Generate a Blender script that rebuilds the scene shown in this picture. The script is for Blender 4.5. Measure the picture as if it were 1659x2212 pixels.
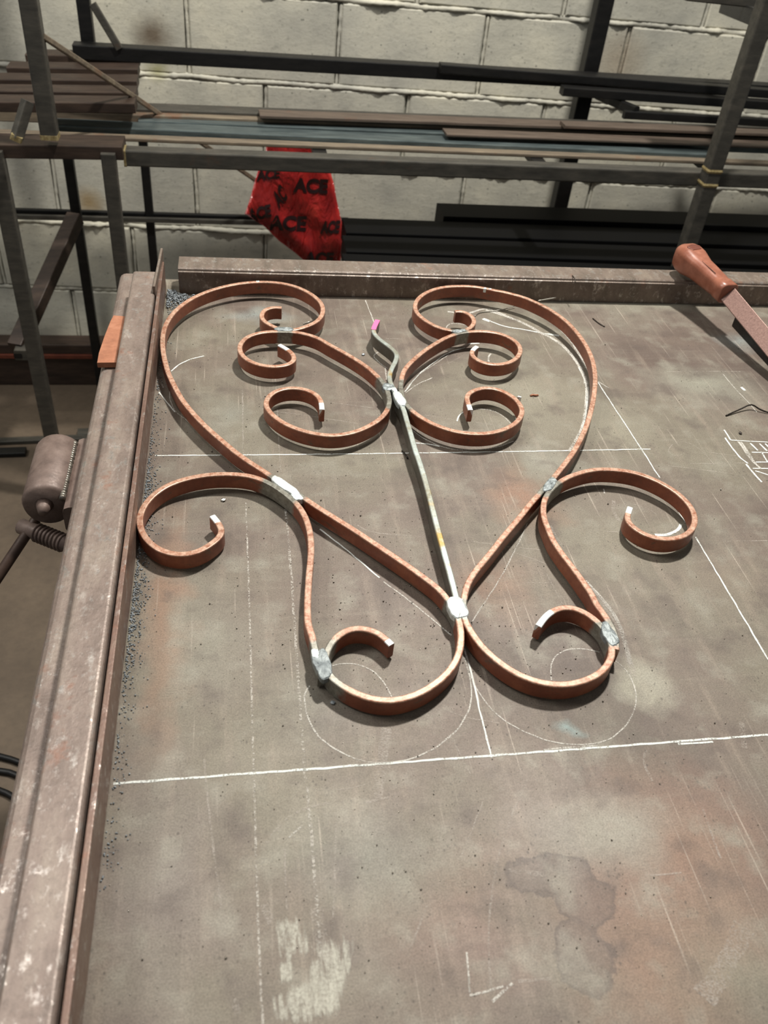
import bpy, bmesh, math, random
from mathutils import Vector, Matrix, noise
random.seed(7)
scene = bpy.context.scene
col = scene.collection
for o in list(bpy.data.objects): bpy.data.objects.remove(o)

# ------------------------------------------------------------------ camera
# world: metres, z = 0 is the face of the welding table, +y runs away from the viewer
F, CX, CY, H = 1841.35, 829.5, 1106.0, 0.5
RIGHT = Vector((0.98637, -0.1394, 0.08746)); UP = Vector((0.02406, 0.64794, 0.76131)); FWD = Vector((0.1628, 0.74883, -0.64246))
EYE = Vector((0, 0, H))
cam_data = bpy.data.cameras.new('camera'); cam = bpy.data.objects.new('camera', cam_data); col.objects.link(cam)
cam.matrix_world = Matrix(((RIGHT.x, UP.x, -FWD.x, 0), (RIGHT.y, UP.y, -FWD.y, 0), (RIGHT.z, UP.z, -FWD.z, H), (0, 0, 0, 1)))
cam_data.sensor_fit = 'HORIZONTAL'; cam_data.sensor_width = 36; cam_data.lens = F / 1659 * 36
cam_data.clip_start = 0.02
cam_data.dof.use_dof = True; cam_data.dof.focus_distance = 0.82; cam_data.dof.aperture_fstop = 15
scene.camera = cam

# ------------------------------------------------------------------ light
world = bpy.data.worlds.new('world'); scene.world = world; world.use_nodes = True
bg = world.node_tree.nodes['Background']; bg.inputs['Color'].default_value = (0.97, 1.0, 0.97, 1); bg.inputs['Strength'].default_value = 0.21
def area(name, loc, target, size, power, color=(1, 0.97, 0.90), size_y=None):
    l = bpy.data.lights.new(name, 'AREA'); l.energy = power; l.color = color; l.size = size
    if size_y: l.shape = 'RECTANGLE'; l.size_y = size_y
    else: l.shape = 'DISK'
    o = bpy.data.objects.new(name, l); col.objects.link(o); o.location = loc
    o.rotation_euler = (Vector(target) - Vector(loc)).to_track_quat('-Z', 'Y').to_euler()
    return o
area('ceiling_lamp', (0.62, 1.42, 2.05), (0.25, 1.1, 0), 0.15, 74)
area('fill_rail_glint', (-0.67, 1.15, 2.4), (-0.3, 0.7, 0), 0.5, 11, (1, 0.98, 0.94), 0.14)  # added unseen fill lamp, placed so the left rail glints
area('fill_left_wall', (-1.9, 1.2, 2.3), (-0.4, 1.9, -0.5), 1.2, 36, (1, 0.98, 0.92), 0.3)  # added unseen fill lamp that brightens the left part of the wall
vs = scene.view_settings
vs.view_transform = 'Standard'; vs.look = 'None'; vs.exposure = 0.0; vs.gamma = 1.0; vs.use_curve_mapping = False

# ------------------------------------------------------------------ helpers
def ray(px, py): return RIGHT * ((px - CX) / F) + UP * (-(py - CY) / F) + FWD
def on_z(px, py, z=0.0): d = ray(px, py); return EYE + d * ((z - H) / d.z)
def on_y(px, py, y): d = ray(px, py); return EYE + d * (y / d.y)
def on_x(px, py, x): d = ray(px, py); return EYE + d * (x / d.x)

def empty(name, loc, label, cat, group=None):
    o = bpy.data.objects.new(name, None); col.objects.link(o); o.location = loc; o.empty_display_size = 0.03
    tag(o, label, cat, group); return o
def tag(o, label=None, cat=None, group=None, kind=None):
    if label: o['label'] = label
    if cat: o['category'] = cat
    if group: o['group'] = group
    if kind: o['kind'] = kind
    return o
def mesh_obj(name, verts, faces, mat, parent=None, smooth=False, loc=None):
    me = bpy.data.meshes.new(name); me.from_pydata([tuple(v) for v in verts], [], faces); me.update()
    bm = bmesh.new(); bm.from_mesh(me); bmesh.ops.recalc_face_normals(bm, faces=bm.faces); bm.to_mesh(me); bm.free()
    if smooth:
        for p in me.polygons: p.use_smooth = True
    me.materials.append(mat)
    o = bpy.data.objects.new(name, me); col.objects.link(o)
    if parent is not None:
        o.parent = parent
        o.matrix_parent_inverse = Matrix.Translation(parent_world(parent)).inverted()
    return o
def parent_world(p):
    return Vector(p.location) if p.parent is None else Vector((0, 0, 0))     # parts carry their thing's offset already
def origin_to_base(o):
    me = o.data; n = len(me.vertices)
    c = Vector((sum(v.co.x for v in me.vertices) / n, sum(v.co.y for v in me.vertices) / n, min(v.co.z for v in me.vertices)))
    for v in me.vertices: v.co -= c
    o.location = c; return o
def rrect(w, h, r, n=3):
    """rounded rectangle profile centred on 0"""
    pts = []
    for cx, cy, a0 in ((w/2-r, h/2-r, 0), (-w/2+r, h/2-r, 90), (-w/2+r, -h/2+r, 180), (w/2-r, -h/2+r, 270)):
        for k in range(n + 1):
            a = math.radians(a0 + 90 * k / n); pts.append((cx + r * math.cos(a), cy + r * math.sin(a)))
    return pts
def circ(r, n=10): return [(r * math.cos(2*math.pi*k/n), r * math.sin(2*math.pi*k/n)) for k in range(n)]
def sweep_geo(pts, prof, up=Vector((0, 0, 1)), scale=None):
    pts = [Vector(p) for p in pts]; n = len(prof); V = []; Fc = []
    for i, p in enumerate(pts):
        t = (pts[min(i+1, len(pts)-1)] - pts[max(i-1, 0)]).normalized()
        s = t.cross(up)
        if s.length < 1e-5: s = t.cross(Vector((0, 1, 0)))
        s.normalize(); u = s.cross(t)
        k = scale[i] if scale else 1
        for a, b in prof: V.append(p + s * a * k + u * b * k)
    for i in range(len(pts) - 1):
        for j in range(n):
            a = i*n + j; b = i*n + (j+1) % n; Fc.append((a, b, b+n, a+n))
    Fc.append(tuple(range(n))[::-1]); m = (len(pts)-1)*n; Fc.append(tuple(range(m, m+n)))
    return V, Fc
def sweep(name, pts, prof, mat, parent=None, up=Vector((0, 0, 1)), smooth=False, scale=None):
    V, Fc = sweep_geo(pts, prof, up, scale); return mesh_obj(name, V, Fc, mat, parent, smooth)
def box(name, a, b, mat, parent=None, r=0.001):
    a = Vector(a); b = Vector(b); c = (a + b) / 2; d = b - a
    r = min(r, abs(d.x)/3, abs(d.y)/3, abs(d.z)/3)
    ax = max(range(3), key=lambda i: abs(d[i]))
    if ax == 2: return sweep(name, [(c.x, c.y, a.z), (c.x, c.y, b.z)], rrect(abs(d.x), abs(d.y), r, 2), mat, parent, up=Vector((0, 1, 0)))
    if ax == 0: return sweep(name, [(a.x, c.y, c.z), (b.x, c.y, c.z)], rrect(abs(d.y), abs(d.z), r, 2), mat, parent)
    return sweep(name, [(c.x, a.y, c.z), (c.x, b.y, c.z)], rrect(abs(d.x), abs(d.z), r, 2), mat, parent)
def join_geo(parts):
    V = []; Fc = []
    for v, f in parts:
        k = len(V); V += list(v); Fc += [tuple(i + k for i in q) for q in f]
    return V, Fc
def catmull(P, step):
    P = [Vector(p) for p in P]; out = []
    for i in range(len(P) - 1):
        p0 = P[i-1] if i else P[0]*2 - P[1]; p1 = P[i]; p2 = P[i+1]; p3 = P[i+2] if i + 2 < len(P) else P[-1]*2 - P[-2]
        n = max(1, int((p2 - p1).length / step))
        for k in range(n):
            t = k / n
            out.append(0.5 * ((2*p1) + (p2-p0)*t + (2*p0-5*p1+4*p2-p3)*t*t + (3*p1-p0-3*p2+p3)*t*t*t))
    out.append(P[-1]); return out
def resample(P, step):
    L = [0]
    for a, b in zip(P, P[1:]): L.append(L[-1] + (b - a).length)
    n = max(2, int(L[-1] / step)); out = []; j = 0
    for k in range(n + 1):
        s = L[-1] * k / n
        while j < len(L) - 2 and L[j+1] < s: j += 1
        q = (s - L[j]) / max(1e-9, L[j+1] - L[j]); out.append(P[j].lerp(P[j+1], q))
    return out
def smooth_line(P, sig, step):
    P = resample(catmull(P, step), step); w = sig / step; m = int(3 * w) + 1; out = []
    for i in range(len(P)):
        mm = min(m, i, len(P) - 1 - i)
        acc = Vector((0, 0, 0)); sw = 0
        for k in range(-mm, mm + 1):
            g = math.exp(-0.5 * (k / w) ** 2); acc += P[i+k] * g; sw += g
        out.append(acc / sw)
    return resample(out, step)

# ------------------------------------------------------------------ material helpers
class NT:
    def __init__(self, name):
        self.m = bpy.data.materials.new(name); self.m.use_nodes = True; self.t = self.m.node_tree
        self.n = self.t.nodes; self.l = self.t.links; self.b = self.n['Principled BSDF']; self.out = self.n['Material Output']
        self.tc = self.n.new('ShaderNodeTexCoord'); self._geo = None
    def pos(self):
        if not self._geo: self._geo = self.n.new('ShaderNodeNewGeometry')
        return self._geo.outputs['Position']
    def set(self, **k):
        for a, v in k.items(): 
            s = self.b.inputs[a.replace('_', ' ')]
            if hasattr(v, 'links') or isinstance(v, bpy.types.NodeSocket): self.l.new(v, s)
            else: s.default_value = v
        return self
    def mapping(self, vec, scale=(1, 1, 1), rot=(0, 0, 0), loc=(0, 0, 0)):
        m = self.n.new('ShaderNodeMapping'); self.l.new(vec, m.inputs['Vector'])
        m.inputs['Scale'].default_value = scale; m.inputs['Rotation'].default_value = rot; m.inputs['Location'].default_value = loc
        return m.outputs['Vector']
    def noise(self, vec, scale, detail=4, rough=0.6, dist=0.0, color=False):
        x = self.n.new('ShaderNodeTexNoise'); self.l.new(vec, x.inputs['Vector'])
        x.inputs['Scale'].default_value = scale; x.inputs['Detail'].default_value = detail; x.inputs['Roughness'].default_value = rough; x.inputs['Distortion'].default_value = dist
        return x.outputs['Color' if color else 'Fac']
    def voro(self, vec, scale, feature='F1', out='Distance'):
        x = self.n.new('ShaderNodeTexVoronoi'); self.l.new(vec, x.inputs['Vector']); x.inputs['Scale'].default_value = scale; x.feature = feature
        return x.outputs[out]
    def ramp(self, fac, stops):
        r = self.n.new('ShaderNodeValToRGB'); self.l.new(fac, r.inputs['Fac']); e = r.color_ramp.elements
        while len(e) < len(stops): e.new(0.5)
        for k, (p, c) in enumerate(stops):
            e[k].position = p; e[k].color = c if len(c) == 4 else (*c, 1)
        return r.outputs['Color']
    def rng(self, v, a, b, c=0.0, d=1.0):
        r = self.n.new('ShaderNodeMapRange'); self.l.new(v, r.inputs[0])
        for i, q in enumerate((a, b, c, d)): r.inputs[i+1].default_value = q
        return r.outputs[0]
    def mix(self, fac, a, b, mode='MIX'):
        x = self.n.new('ShaderNodeMix'); x.data_type = 'RGBA'; x.blend_type = mode
        for s, v in ((x.inputs[0], fac), (x.inputs[6], a), (x.inputs[7], b)):
            if isinstance(v, bpy.types.NodeSocket): self.l.new(v, s)
            elif isinstance(v, (int, float)): s.default_value = v
            else: s.default_value = (*v, 1) if len(v) == 3 else v
        return x.outputs[2]
    def math(self, op, a, b=0.0):
        x = self.n.new('ShaderNodeMath'); x.operation = op
        for s, v in ((x.inputs[0], a), (x.inputs[1], b)):
            if isinstance(v, bpy.types.NodeSocket): self.l.new(v, s)
            else: s.default_value = v
        return x.outputs[0]
    def dist(self, vec, p):
        x = self.n.new('ShaderNodeVectorMath'); x.operation = 'DISTANCE'; self.l.new(vec, x.inputs[0]); x.inputs[1].default_value = p
        return x.outputs['Value']
    def vadd(self, a, b, k):
        x = self.n.new('ShaderNodeVectorMath'); x.operation = 'MULTIPLY_ADD'; self.l.new(b, x.inputs[0]); x.inputs[1].default_value = k
        self.l.new(a, x.inputs[2]); return x.outputs[0]
    def bump(self, h, strength=0.2, dist=0.001):
        x = self.n.new('ShaderNodeBump'); self.l.new(h, x.inputs['Height']); x.inputs['Strength'].default_value = strength; x.inputs['Distance'].default_value = dist
        self.l.new(x.outputs['Normal'], self.b.inputs['Normal']); return self
    def attr(self, name):
        a = self.n.new('ShaderNodeAttribute'); a.attribute_name = name; return a.outputs['Fac']
def srgb(r, g, b):
    f = lambda c: c/255/12.92 if c <= 10 else ((c/255 + 0.055)/1.055) ** 2.4
    return (f(r), f(g), f(b))

def steel(name, dark, mid, light, scale=30, rough=0.5, metal=0.35, streak=(1, 1, 1), rust=None, rust_amt=0.6):
    t = NT(name); v = t.mapping(t.pos(), scale=streak)
    n1 = t.noise(v, scale, 6, 0.65); n2 = t.noise(v, scale * 6, 4, 0.7)
    c = t.ramp(n1, [(0.3, dark), (0.5, mid), (0.72, light)])
    c = t.mix(t.rng(n2, 0.35, 0.75), c, t.mix(0.35, c, dark))
    if rust: c = t.mix(t.rng(t.noise(t.pos(), scale * 0.55, 5, 0.7), rust_amt, rust_amt + 0.12), c, rust)
    t.set(Base_Color=c, Roughness=t.rng(n2, 0.2, 0.8, rough - 0.12, rough + 0.15), Metallic=metal)
    t.bump(n2, 0.15, 0.0006); return t.m

# red oxide flat bar: colour changes to bare grey near the welds (heat / ground zones stored on the mesh)
def bar_material():
    t = NT('red_oxide_bar'); p = t.pos()
    n1 = t.noise(p, 26, 5, 0.65); n2 = t.noise(p, 220, 4, 0.75); n3 = t.noise(t.mapping(p, scale=(1, 1, 2.6)), 60, 6, 0.7, 0.6)
    c = t.ramp(n1, [(0.3, srgb(112, 60, 42)), (0.52, srgb(136, 76, 53)), (0.72, srgb(156, 94, 66))])
    c = t.mix(t.rng(n2, 0.42, 0.75), c, t.mix(0.5, c, srgb(105, 58, 42)))
    c = t.mix(t.rng(n3, 0.58, 0.68, 0, 0.85), c, srgb(92, 76, 60))               # mill scale left under the paint
    worn_sheen = t.math('MULTIPLY', t.attr('topface'), t.rng(n2, 0.36, 0.62))
    c = t.mix(t.math('MULTIPLY', t.attr('topface'), 0.35), c, srgb(186, 134, 106)); c = t.mix(t.math('MULTIPLY', worn_sheen, 0.6), c, srgb(224, 192, 168))   # top face paled as if lit, with patchy rubbed sheen
    heat = t.rng(t.math('ADD', t.attr('scorch'), t.math('MULTIPLY', t.math('SUBTRACT', t.noise(p, 90, 4), 0.5), 0.7)), 0.38, 0.62)
    c = t.mix(heat, c, t.ramp(n2, [(0.3, srgb(104, 98, 88)), (0.7, srgb(150, 148, 138))]))
    bare = t.rng(t.math('ADD', t.attr('bare'), t.math('MULTIPLY', t.math('SUBTRACT', t.noise(p, 120, 4), 0.5), 0.5)), 0.45, 0.55)
    c = t.mix(bare, c, srgb(226, 228, 226))
    t.set(Base_Color=c, Metallic=t.math('ADD', t.math('MULTIPLY', heat, 0.35), 0.15), Roughness=t.rng(n2, 0.2, 0.8, 0.30, 0.48))
    t.bump(n2, 0.2, 0.0005); return t.m
def stem_material():
    t = NT('bare_stem_steel'); p = t.pos(); n1 = t.noise(p, 40, 5, 0.7); n2 = t.noise(p, 260, 4, 0.7)
    c = t.ramp(n1, [(0.32, srgb(138, 134, 116)), (0.48, srgb(160, 164, 156)), (0.68, srgb(182, 192, 188))])
    side = t.mix(0.85, c, srgb(70, 63, 53))  # sides darkened in the colour so the top reads as lit
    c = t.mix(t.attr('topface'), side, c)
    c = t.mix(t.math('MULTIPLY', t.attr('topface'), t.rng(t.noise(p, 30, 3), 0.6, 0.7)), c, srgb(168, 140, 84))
    t.set(Base_Color=c, Metallic=0.45, Roughness=t.rng(n2, 0.2, 0.8, 0.32, 0.5)); t.bump(n2, 0.3, 0.0005); return t.m
def weld_material(name, a, b, rough):
    t = NT(name); p = t.pos(); n = t.noise(t.mapping(p, scale=(1, 4, 1), rot=(0, 0, 0.7)), 260, 4, 0.7); n1 = t.noise(p, 120, 4)
    t.set(Base_Color=t.ramp(n1, [(0.35, a), (0.65, b)]), Metallic=0.6, Roughness=t.rng(n, 0.2, 0.8, rough - 0.1, rough + 0.12)); t.bump(n, 0.5, 0.0007); return t.m

M = {}
M['bar'] = bar_material(); M['stem'] = stem_material()
M['weld_bright'] = weld_material('ground_weld', srgb(205, 215, 213), srgb(245, 248, 246), 0.34)
M['weld_grey'] = weld_material('grey_weld', srgb(104, 110, 112), srgb(160, 166, 166), 0.5)
M['pink'] = NT('pink_paint').set(Base_Color=(*srgb(240, 110, 160), 1), Roughness=0.4).m

def cl0(t, p): return t.noise(p, 90, 4, 0.6)
def table_material():
    t = NT('table_plate'); p = t.pos(); n = t.n
    big = t.noise(p, 4.2, 5, 0.55, 0.4); mid = t.noise(p, 13, 5, 0.6); fine = t.noise(p, 260, 4, 0.7)
    drag = t.noise(t.mapping(p, scale=(14, 1.2, 1)), 6, 5, 0.6); drag2 = t.noise(t.mapping(p, scale=(1.2, 16, 1), rot=(0, 0, 0.08)), 7, 5, 0.6)
    c = t.ramp(big, [(0.32, srgb(92, 80, 72)), (0.44, srgb(112, 99, 89)), (0.56, srgb(118, 110, 96)), (0.70, srgb(138, 132, 116))])
    c = t.mix(t.rng(mid, 0.5, 0.78, 0, 0.5), c, srgb(132, 128, 114))
    c = t.mix(t.rng(t.noise(t.vadd(p, p, (0, 0, 0)), 2.6, 3, 0.5, 0.8), 0.52, 0.72, 0, 0.55), c, srgb(112, 92, 84))
    c = t.mix(t.rng(drag, 0.53, 0.75, 0, 0.5), c, srgb(150, 136, 122))
    c = t.mix(t.rng(drag2, 0.55, 0.8, 0, 0.3), c, srgb(148, 138, 124))
    # worn rusty patches and stains, with paler and darker patches, each with its own outline
    wob = t.noise(p, 26, 3, 0.45, 0, True); wp = t.vadd(p, wob, (0.06, 0.06, 0)); wp = t.mapping(wp, loc=(-0.03, -0.03, 0)); wp2 = t.mapping(t.vadd(p, t.noise(p, 60, 4, 0.6, 0, True), (0.022, 0.022, 0)), loc=(-0.011, -0.011, 0))
    def blob(c, px, py, r0, r1, colr, amt, sx=1, sy=1):
        q = on_z(px, py); v = t.mapping(wp, scale=(1/sx, 1/sy, 1))
        d = t.dist(v, (q.x/sx, q.y/sy, 0)); f = t.math('MULTIPLY', t.rng(d, r0, r1, 1, 0), amt); return t.mix(f, c, colr)
    rustc = srgb(144, 110, 92)
    for a in ((1480, 1830, 0.0, 0.075, rustc, 0.75, 1, 1.1), (1400, 2080, 0.0, 0.075, rustc, 0.6, 0.8, 1.2), (1130, 1080, 0, 0.045, srgb(150, 112, 90), 0.7, 1, 1.4),
              (360, 1330, 0, 0.028, srgb(150, 116, 94), 0.8, 0.8, 6), (1060, 1260, 0, 0.05, srgb(146, 110, 90), 0.5, 1, 1), (990, 1980, 0, 0.06, srgb(126, 98, 88), 0.55, 1, 1),
              (1390, 640, 0, 0.08, srgb(146, 146, 130), 0.75, 3.2, 0.7), (1520, 830, 0, 0.07, srgb(164, 166, 150), 0.6, 1.2, 0.8), (1000, 900, 0, 0.05, srgb(140, 134, 118), 0.5, 2, 0.8),  # first blob paints the wall's grazing reflection into the plate colour
              (1400, 1480, 0.008, 0.03, srgb(156, 152, 136), 0.75, 1, 0.8), (1330, 1800, 0, 0.05, srgb(150, 148, 136), 0.7, 1.4, 0.7), (1225, 1580, 0.0, 0.014, srgb(132, 152, 150), 0.8, 0.8, 1),
              (560, 680, 0, 0.03, srgb(140, 146, 142), 0.8, 1.6, 0.9), (700, 1540, 0, 0.05, srgb(112, 108, 100), 0.5, 1, 1), (480, 890, 0, 0.03, srgb(144, 146, 136), 0.5, 1, 1.6),
              (450, 1380, 0, 0.05, srgb(136, 134, 120), 0.6, 1, 1.4), (1180, 1000, 0, 0.03, srgb(160, 160, 148), 0.5, 1, 1), (1600, 740, 0, 0.05, srgb(150, 160, 158), 0.6, 0.8, 0.7),
              (800, 1850, 0, 0.05, srgb(128, 128, 118), 0.55, 1.4, 0.8), (350, 1900, 0, 0.05, srgb(132, 126, 118), 0.5, 0.9, 2), (1320, 1080, 0, 0.06, srgb(112, 96, 88), 0.5, 1.6, 0.7),
              (1560, 1250, 0, 0.05, srgb(140, 126, 110), 0.4, 1, 1)):
        c = blob(c, *a)
    dm = None                                                     # oil stains with a darker rim
    for (px, py, sx, sy) in ((1185, 1888, 1.5, 0.68), (1262, 1945, 1.05, 0.88), (1262, 2068, 0.95, 1.12)):
        q = on_z(px, py); v = t.mapping(wp2, scale=(1/sx, 1/sy, 1)); d = t.dist(v, (q.x/sx, q.y/sy, 0)); dm = d if dm is None else t.math('MINIMUM', dm, d)
    r = 0.0150
    c = t.mix(t.math('MULTIPLY', t.rng(dm, r + 0.0025, r + 0.0045, 1, 0), 0.42), c, t.mix(t.rng(cl0(t, p), 0.4, 0.6), srgb(98, 86, 80), srgb(84, 73, 70)))
    rim = t.math('MULTIPLY', t.rng(dm, r, r + 0.003, 0, 1), t.rng(dm, r + 0.0035, r + 0.0048, 1, 0)); c = t.mix(t.math('MULTIPLY', rim, 0.4), c, srgb(66, 56, 54))
    # dark pits and specks, fine pale scratches
    pit = t.math('MULTIPLY', t.rng(t.voro(t.mapping(p, scale=(1, 0.7, 1), rot=(0, 0, 0.5)), 210), 0.10, 0.2, 1, 0), t.rng(t.noise(p, 18, 3), 0.48, 0.6))
    c = t.mix(t.math('MULTIPLY', pit, 0.6), c, srgb(62, 54, 48))
    for k, (rot, sc) in enumerate(((0.25, 34), (-0.9, 30), (1.35, 26), (0.05, 40))):
        w = t.noise(t.mapping(p, scale=(90, 1.6, 1), rot=(0, 0, rot), loc=(k, 0, 0)), 3.2, 2, 0.5)
        gate = t.rng(t.noise(p, 5 + k, 2), 0.52, 0.64)
        c = t.mix(t.math('MULTIPLY', t.math('MULTIPLY', t.rng(w, 0.66, 0.71), gate), 0.5), c, srgb(190, 178, 164))
    cl = t.noise(p, 30, 4, 0.55); c = t.mix(t.rng(cl, 0.53, 0.72, 0, 0.6), c, srgb(146, 142, 129)); c = t.mix(t.rng(cl, 0.46, 0.30, 0, 0.55), c, srgb(86, 74, 68))
    c = t.mix(t.rng(fine, 0.4, 0.8, 0, 0.35), c, t.mix(0.5, c, srgb(80, 70, 62)))
    gr = t.noise(p, 900, 2, 0.8); c = t.mix(1.0, c, t.ramp(gr, [(0.34, (1.12, 1.11, 1.10)), (0.5, (0.91, 0.905, 0.90)), (0.66, (0.68, 0.67, 0.66))]), 'MULTIPLY')
    dash = t.math('MULTIPLY', t.rng(t.voro(t.mapping(p, scale=(1.6, 0.55, 1), rot=(0, 0, -0.35)), 330), 0.07, 0.16, 1, 0), t.rng(t.noise(p, 9, 3), 0.42, 0.58)); c = t.mix(t.math('MULTIPLY', dash, 0.7), c, srgb(64, 54, 47))
    t.set(Base_Color=c, Metallic=0.15, Roughness=t.math('ADD', t.rng(mid, 0.3, 0.7, 0.46, 0.60), t.math('MULTIPLY', fine, 0.08)))
    h = t.math('ADD', fine, t.math('MULTIPLY', mid, 2.0)); t.bump(h, 0.10, 0.0008); return t.m
M['table'] = table_material()
def rail_material(name, a, b, c_, edge):
    t = NT(name); p = t.pos(); n1 = t.noise(t.mapping(p, scale=(3, 1, 1)), 16, 6, 0.65); n2 = t.noise(p, 240, 4, 0.75); n3 = t.noise(t.mapping(p, scale=(2, 1, 1)), 45, 5, 0.75)
    c = t.ramp(n1, [(0.3, a), (0.5, b), (0.7, c_)])
    c = t.mix(t.rng(n3, 0.58, 0.72, 0, 0.6), c, edge)
    c = t.mix(t.rng(t.noise(p, 30, 4, 0.7), 0.6, 0.7, 0, 0.5), c, srgb(150, 98, 74))
    c = t.mix(t.rng(n2, 0.5, 0.8, 0, 0.5), c, srgb(76, 66, 60))
    worn_sheen = t.rng(t.noise(t.mapping(p, scale=(1.5, 1, 1)), 75, 5, 0.75), 0.55, 0.66); c = t.mix(t.math('MULTIPLY', worn_sheen, 0.55), c, srgb(196, 190, 184))  # silvery worn patches also stand in for lamp sheen on the rails
    t.set(Base_Color=c, Metallic=t.math('ADD', 0.25, t.math('MULTIPLY', worn_sheen, 0.5)), Roughness=t.math('SUBTRACT', t.rng(n3, 0.3, 0.7, 0.34, 0.52), t.math('MULTIPLY', worn_sheen, 0.12))); t.bump(t.math('ADD', n2, t.math('MULTIPLY', n3, 1.5)), 0.35, 0.0009); return t.m
M['rail'] = rail_material('rail_tube', srgb(112, 98, 90), srgb(132, 116, 107), srgb(148, 134, 123), srgb(182, 174, 166))
M['rail_flat'] = rail_material('rail_flat', srgb(104, 80, 69), srgb(118, 92, 80), srgb(130, 108, 94), srgb(150, 132, 116))
M['rail_back'] = rail_material('rail_back', srgb(98, 87, 77), srgb(116, 102, 92), srgb(130, 117, 105), srgb(152, 142, 128))
M['vise'] = steel('vise_steel', srgb(92, 76, 69), srgb(114, 96, 88), srgb(132, 114, 105), 60, 0.52, 0.2)
M['rust_dark'] = steel('rusty_dark_steel', srgb(52, 38, 31), srgb(70, 52, 43), srgb(88, 68, 56), 30, 0.55, 0.25)
M['bead'] = steel('weld_bead_steel', srgb(92, 88, 84), srgb(126, 118, 108), srgb(160, 158, 148), 160, 0.35, 0.7)
M['shade_black'] = NT('shaded_black_steel').set(Base_Color=(0.004, 0.004, 0.0042, 1), Roughness=0.5).m; M['shade_black'].node_tree.nodes['Principled BSDF'].inputs['Specular IOR Level'].default_value = 0.07  # near-black colour paints in the shade over the low beam stack
M['copper'] = steel('red_offcut', srgb(140, 90, 66), srgb(164, 108, 80), srgb(182, 126, 98), 60, 0.55, 0.1)
M['black'] = steel('black_steel', srgb(13, 13, 13), srgb(21, 20, 20), srgb(32, 30, 28), 14, 0.45, 0.3, (1, 4, 4))
M['dark'] = steel('dark_grey_steel', srgb(56, 54, 50), srgb(74, 71, 65), srgb(92, 87, 79), 16, 0.45, 0.3, (1, 4, 4), srgb(86, 68, 56), 0.62)
M['brown'] = steel('brown_steel', srgb(42, 33, 28), srgb(60, 47, 39), srgb(76, 61, 51), 12, 0.5, 0.25, (1, 6, 6))
M['tan'] = steel('tan_rust_steel', srgb(98, 88, 76), srgb(124, 111, 95), srgb(150, 136, 114), 12, 0.5, 0.25, (1, 8, 8), srgb(124, 84, 60), 0.6)
M['blue'] = steel('blue_grey_steel', srgb(66, 75, 76), srgb(88, 98, 99), srgb(116, 126, 124), 12, 0.38, 0.4, (1, 8, 8))
M['rustbar'] = steel('rust_brown_steel', srgb(78, 68, 60), srgb(98, 85, 75), srgb(116, 102, 90), 12, 0.5, 0.25, (1, 8, 8), srgb(104, 74, 58), 0.6)
M['yellow'] = steel('yellow_weld_scale', srgb(120, 104, 70), srgb(160, 142, 100), srgb(196, 182, 140), 120, 0.4, 0.4)
M['orange_edge'] = steel('orange_primer', srgb(84, 40, 28), srgb(104, 50, 34), srgb(120, 62, 42), 30, 0.5, 0.1)
M['silver'] = NT('bright_wire').set(Base_Color=(*srgb(190, 186, 176), 1), Metallic=0.9, Roughness=0.32).m
M['spatter'] = steel('spatter_steel', srgb(98, 90, 82), srgb(134, 126, 116), srgb(170, 164, 156), 300, 0.2, 0.4)
M['filings'] = steel('filings_steel', srgb(86, 92, 96), srgb(136, 142, 146), srgb(190, 196, 200), 400, 0.35, 0.2)
M['wire_dark'] = NT('dark_wire').set(Base_Color=(*srgb(58, 52, 48), 1), Metallic=0.7, Roughness=0.4).m
def chalk(name, lo, hi, colr, scale=700, alpha=1.0):
    t = NT(name); n = t.noise(t.pos(), scale, 3, 0.7); n2 = t.noise(t.pos(), 45, 3, 0.6)
    a = t.math('MULTIPLY', t.rng(t.math('ADD', n, t.math('MULTIPLY', t.math('SUBTRACT', n2, 0.5), 0.5)), lo, hi), alpha)
    t.set(Base_Color=(*colr, 1), Roughness=0.9, Alpha=a); return t.m
M['chalk'] = chalk('chalk_strong', 0.30, 0.46, srgb(226, 228, 222), 800, 0.95)
M['chalk_mid'] = chalk('chalk_medium', 0.36, 0.56, srgb(214, 209, 200), 800, 0.8)
M['chalk_faint'] = chalk('chalk_faint', 0.42, 0.66, srgb(196, 186, 176), 800, 0.5)
def smear():
    t = NT('chalk_smear'); v = t.mapping(t.pos(), scale=(6, 1, 1), rot=(0, 0, 0.15)); n = t.noise(v, 38, 5, 0.65, 0.5); n2 = t.noise(t.pos(), 500, 3, 0.7)
    a = t.rng(t.math('ADD', n, t.math('MULTIPLY', t.math('SUBTRACT', t.attr('fade'), 0.75), 0.42)), 0.44, 0.58)
    t.set(Base_Color=(*srgb(210, 206, 192), 1), Roughness=0.9, Alpha=t.math('MULTIPLY', t.math('MULTIPLY', a, t.rng(n2, 0.25, 0.6, 0.2, 1)), 0.62)); return t.m
M['smear'] = smear()

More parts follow.
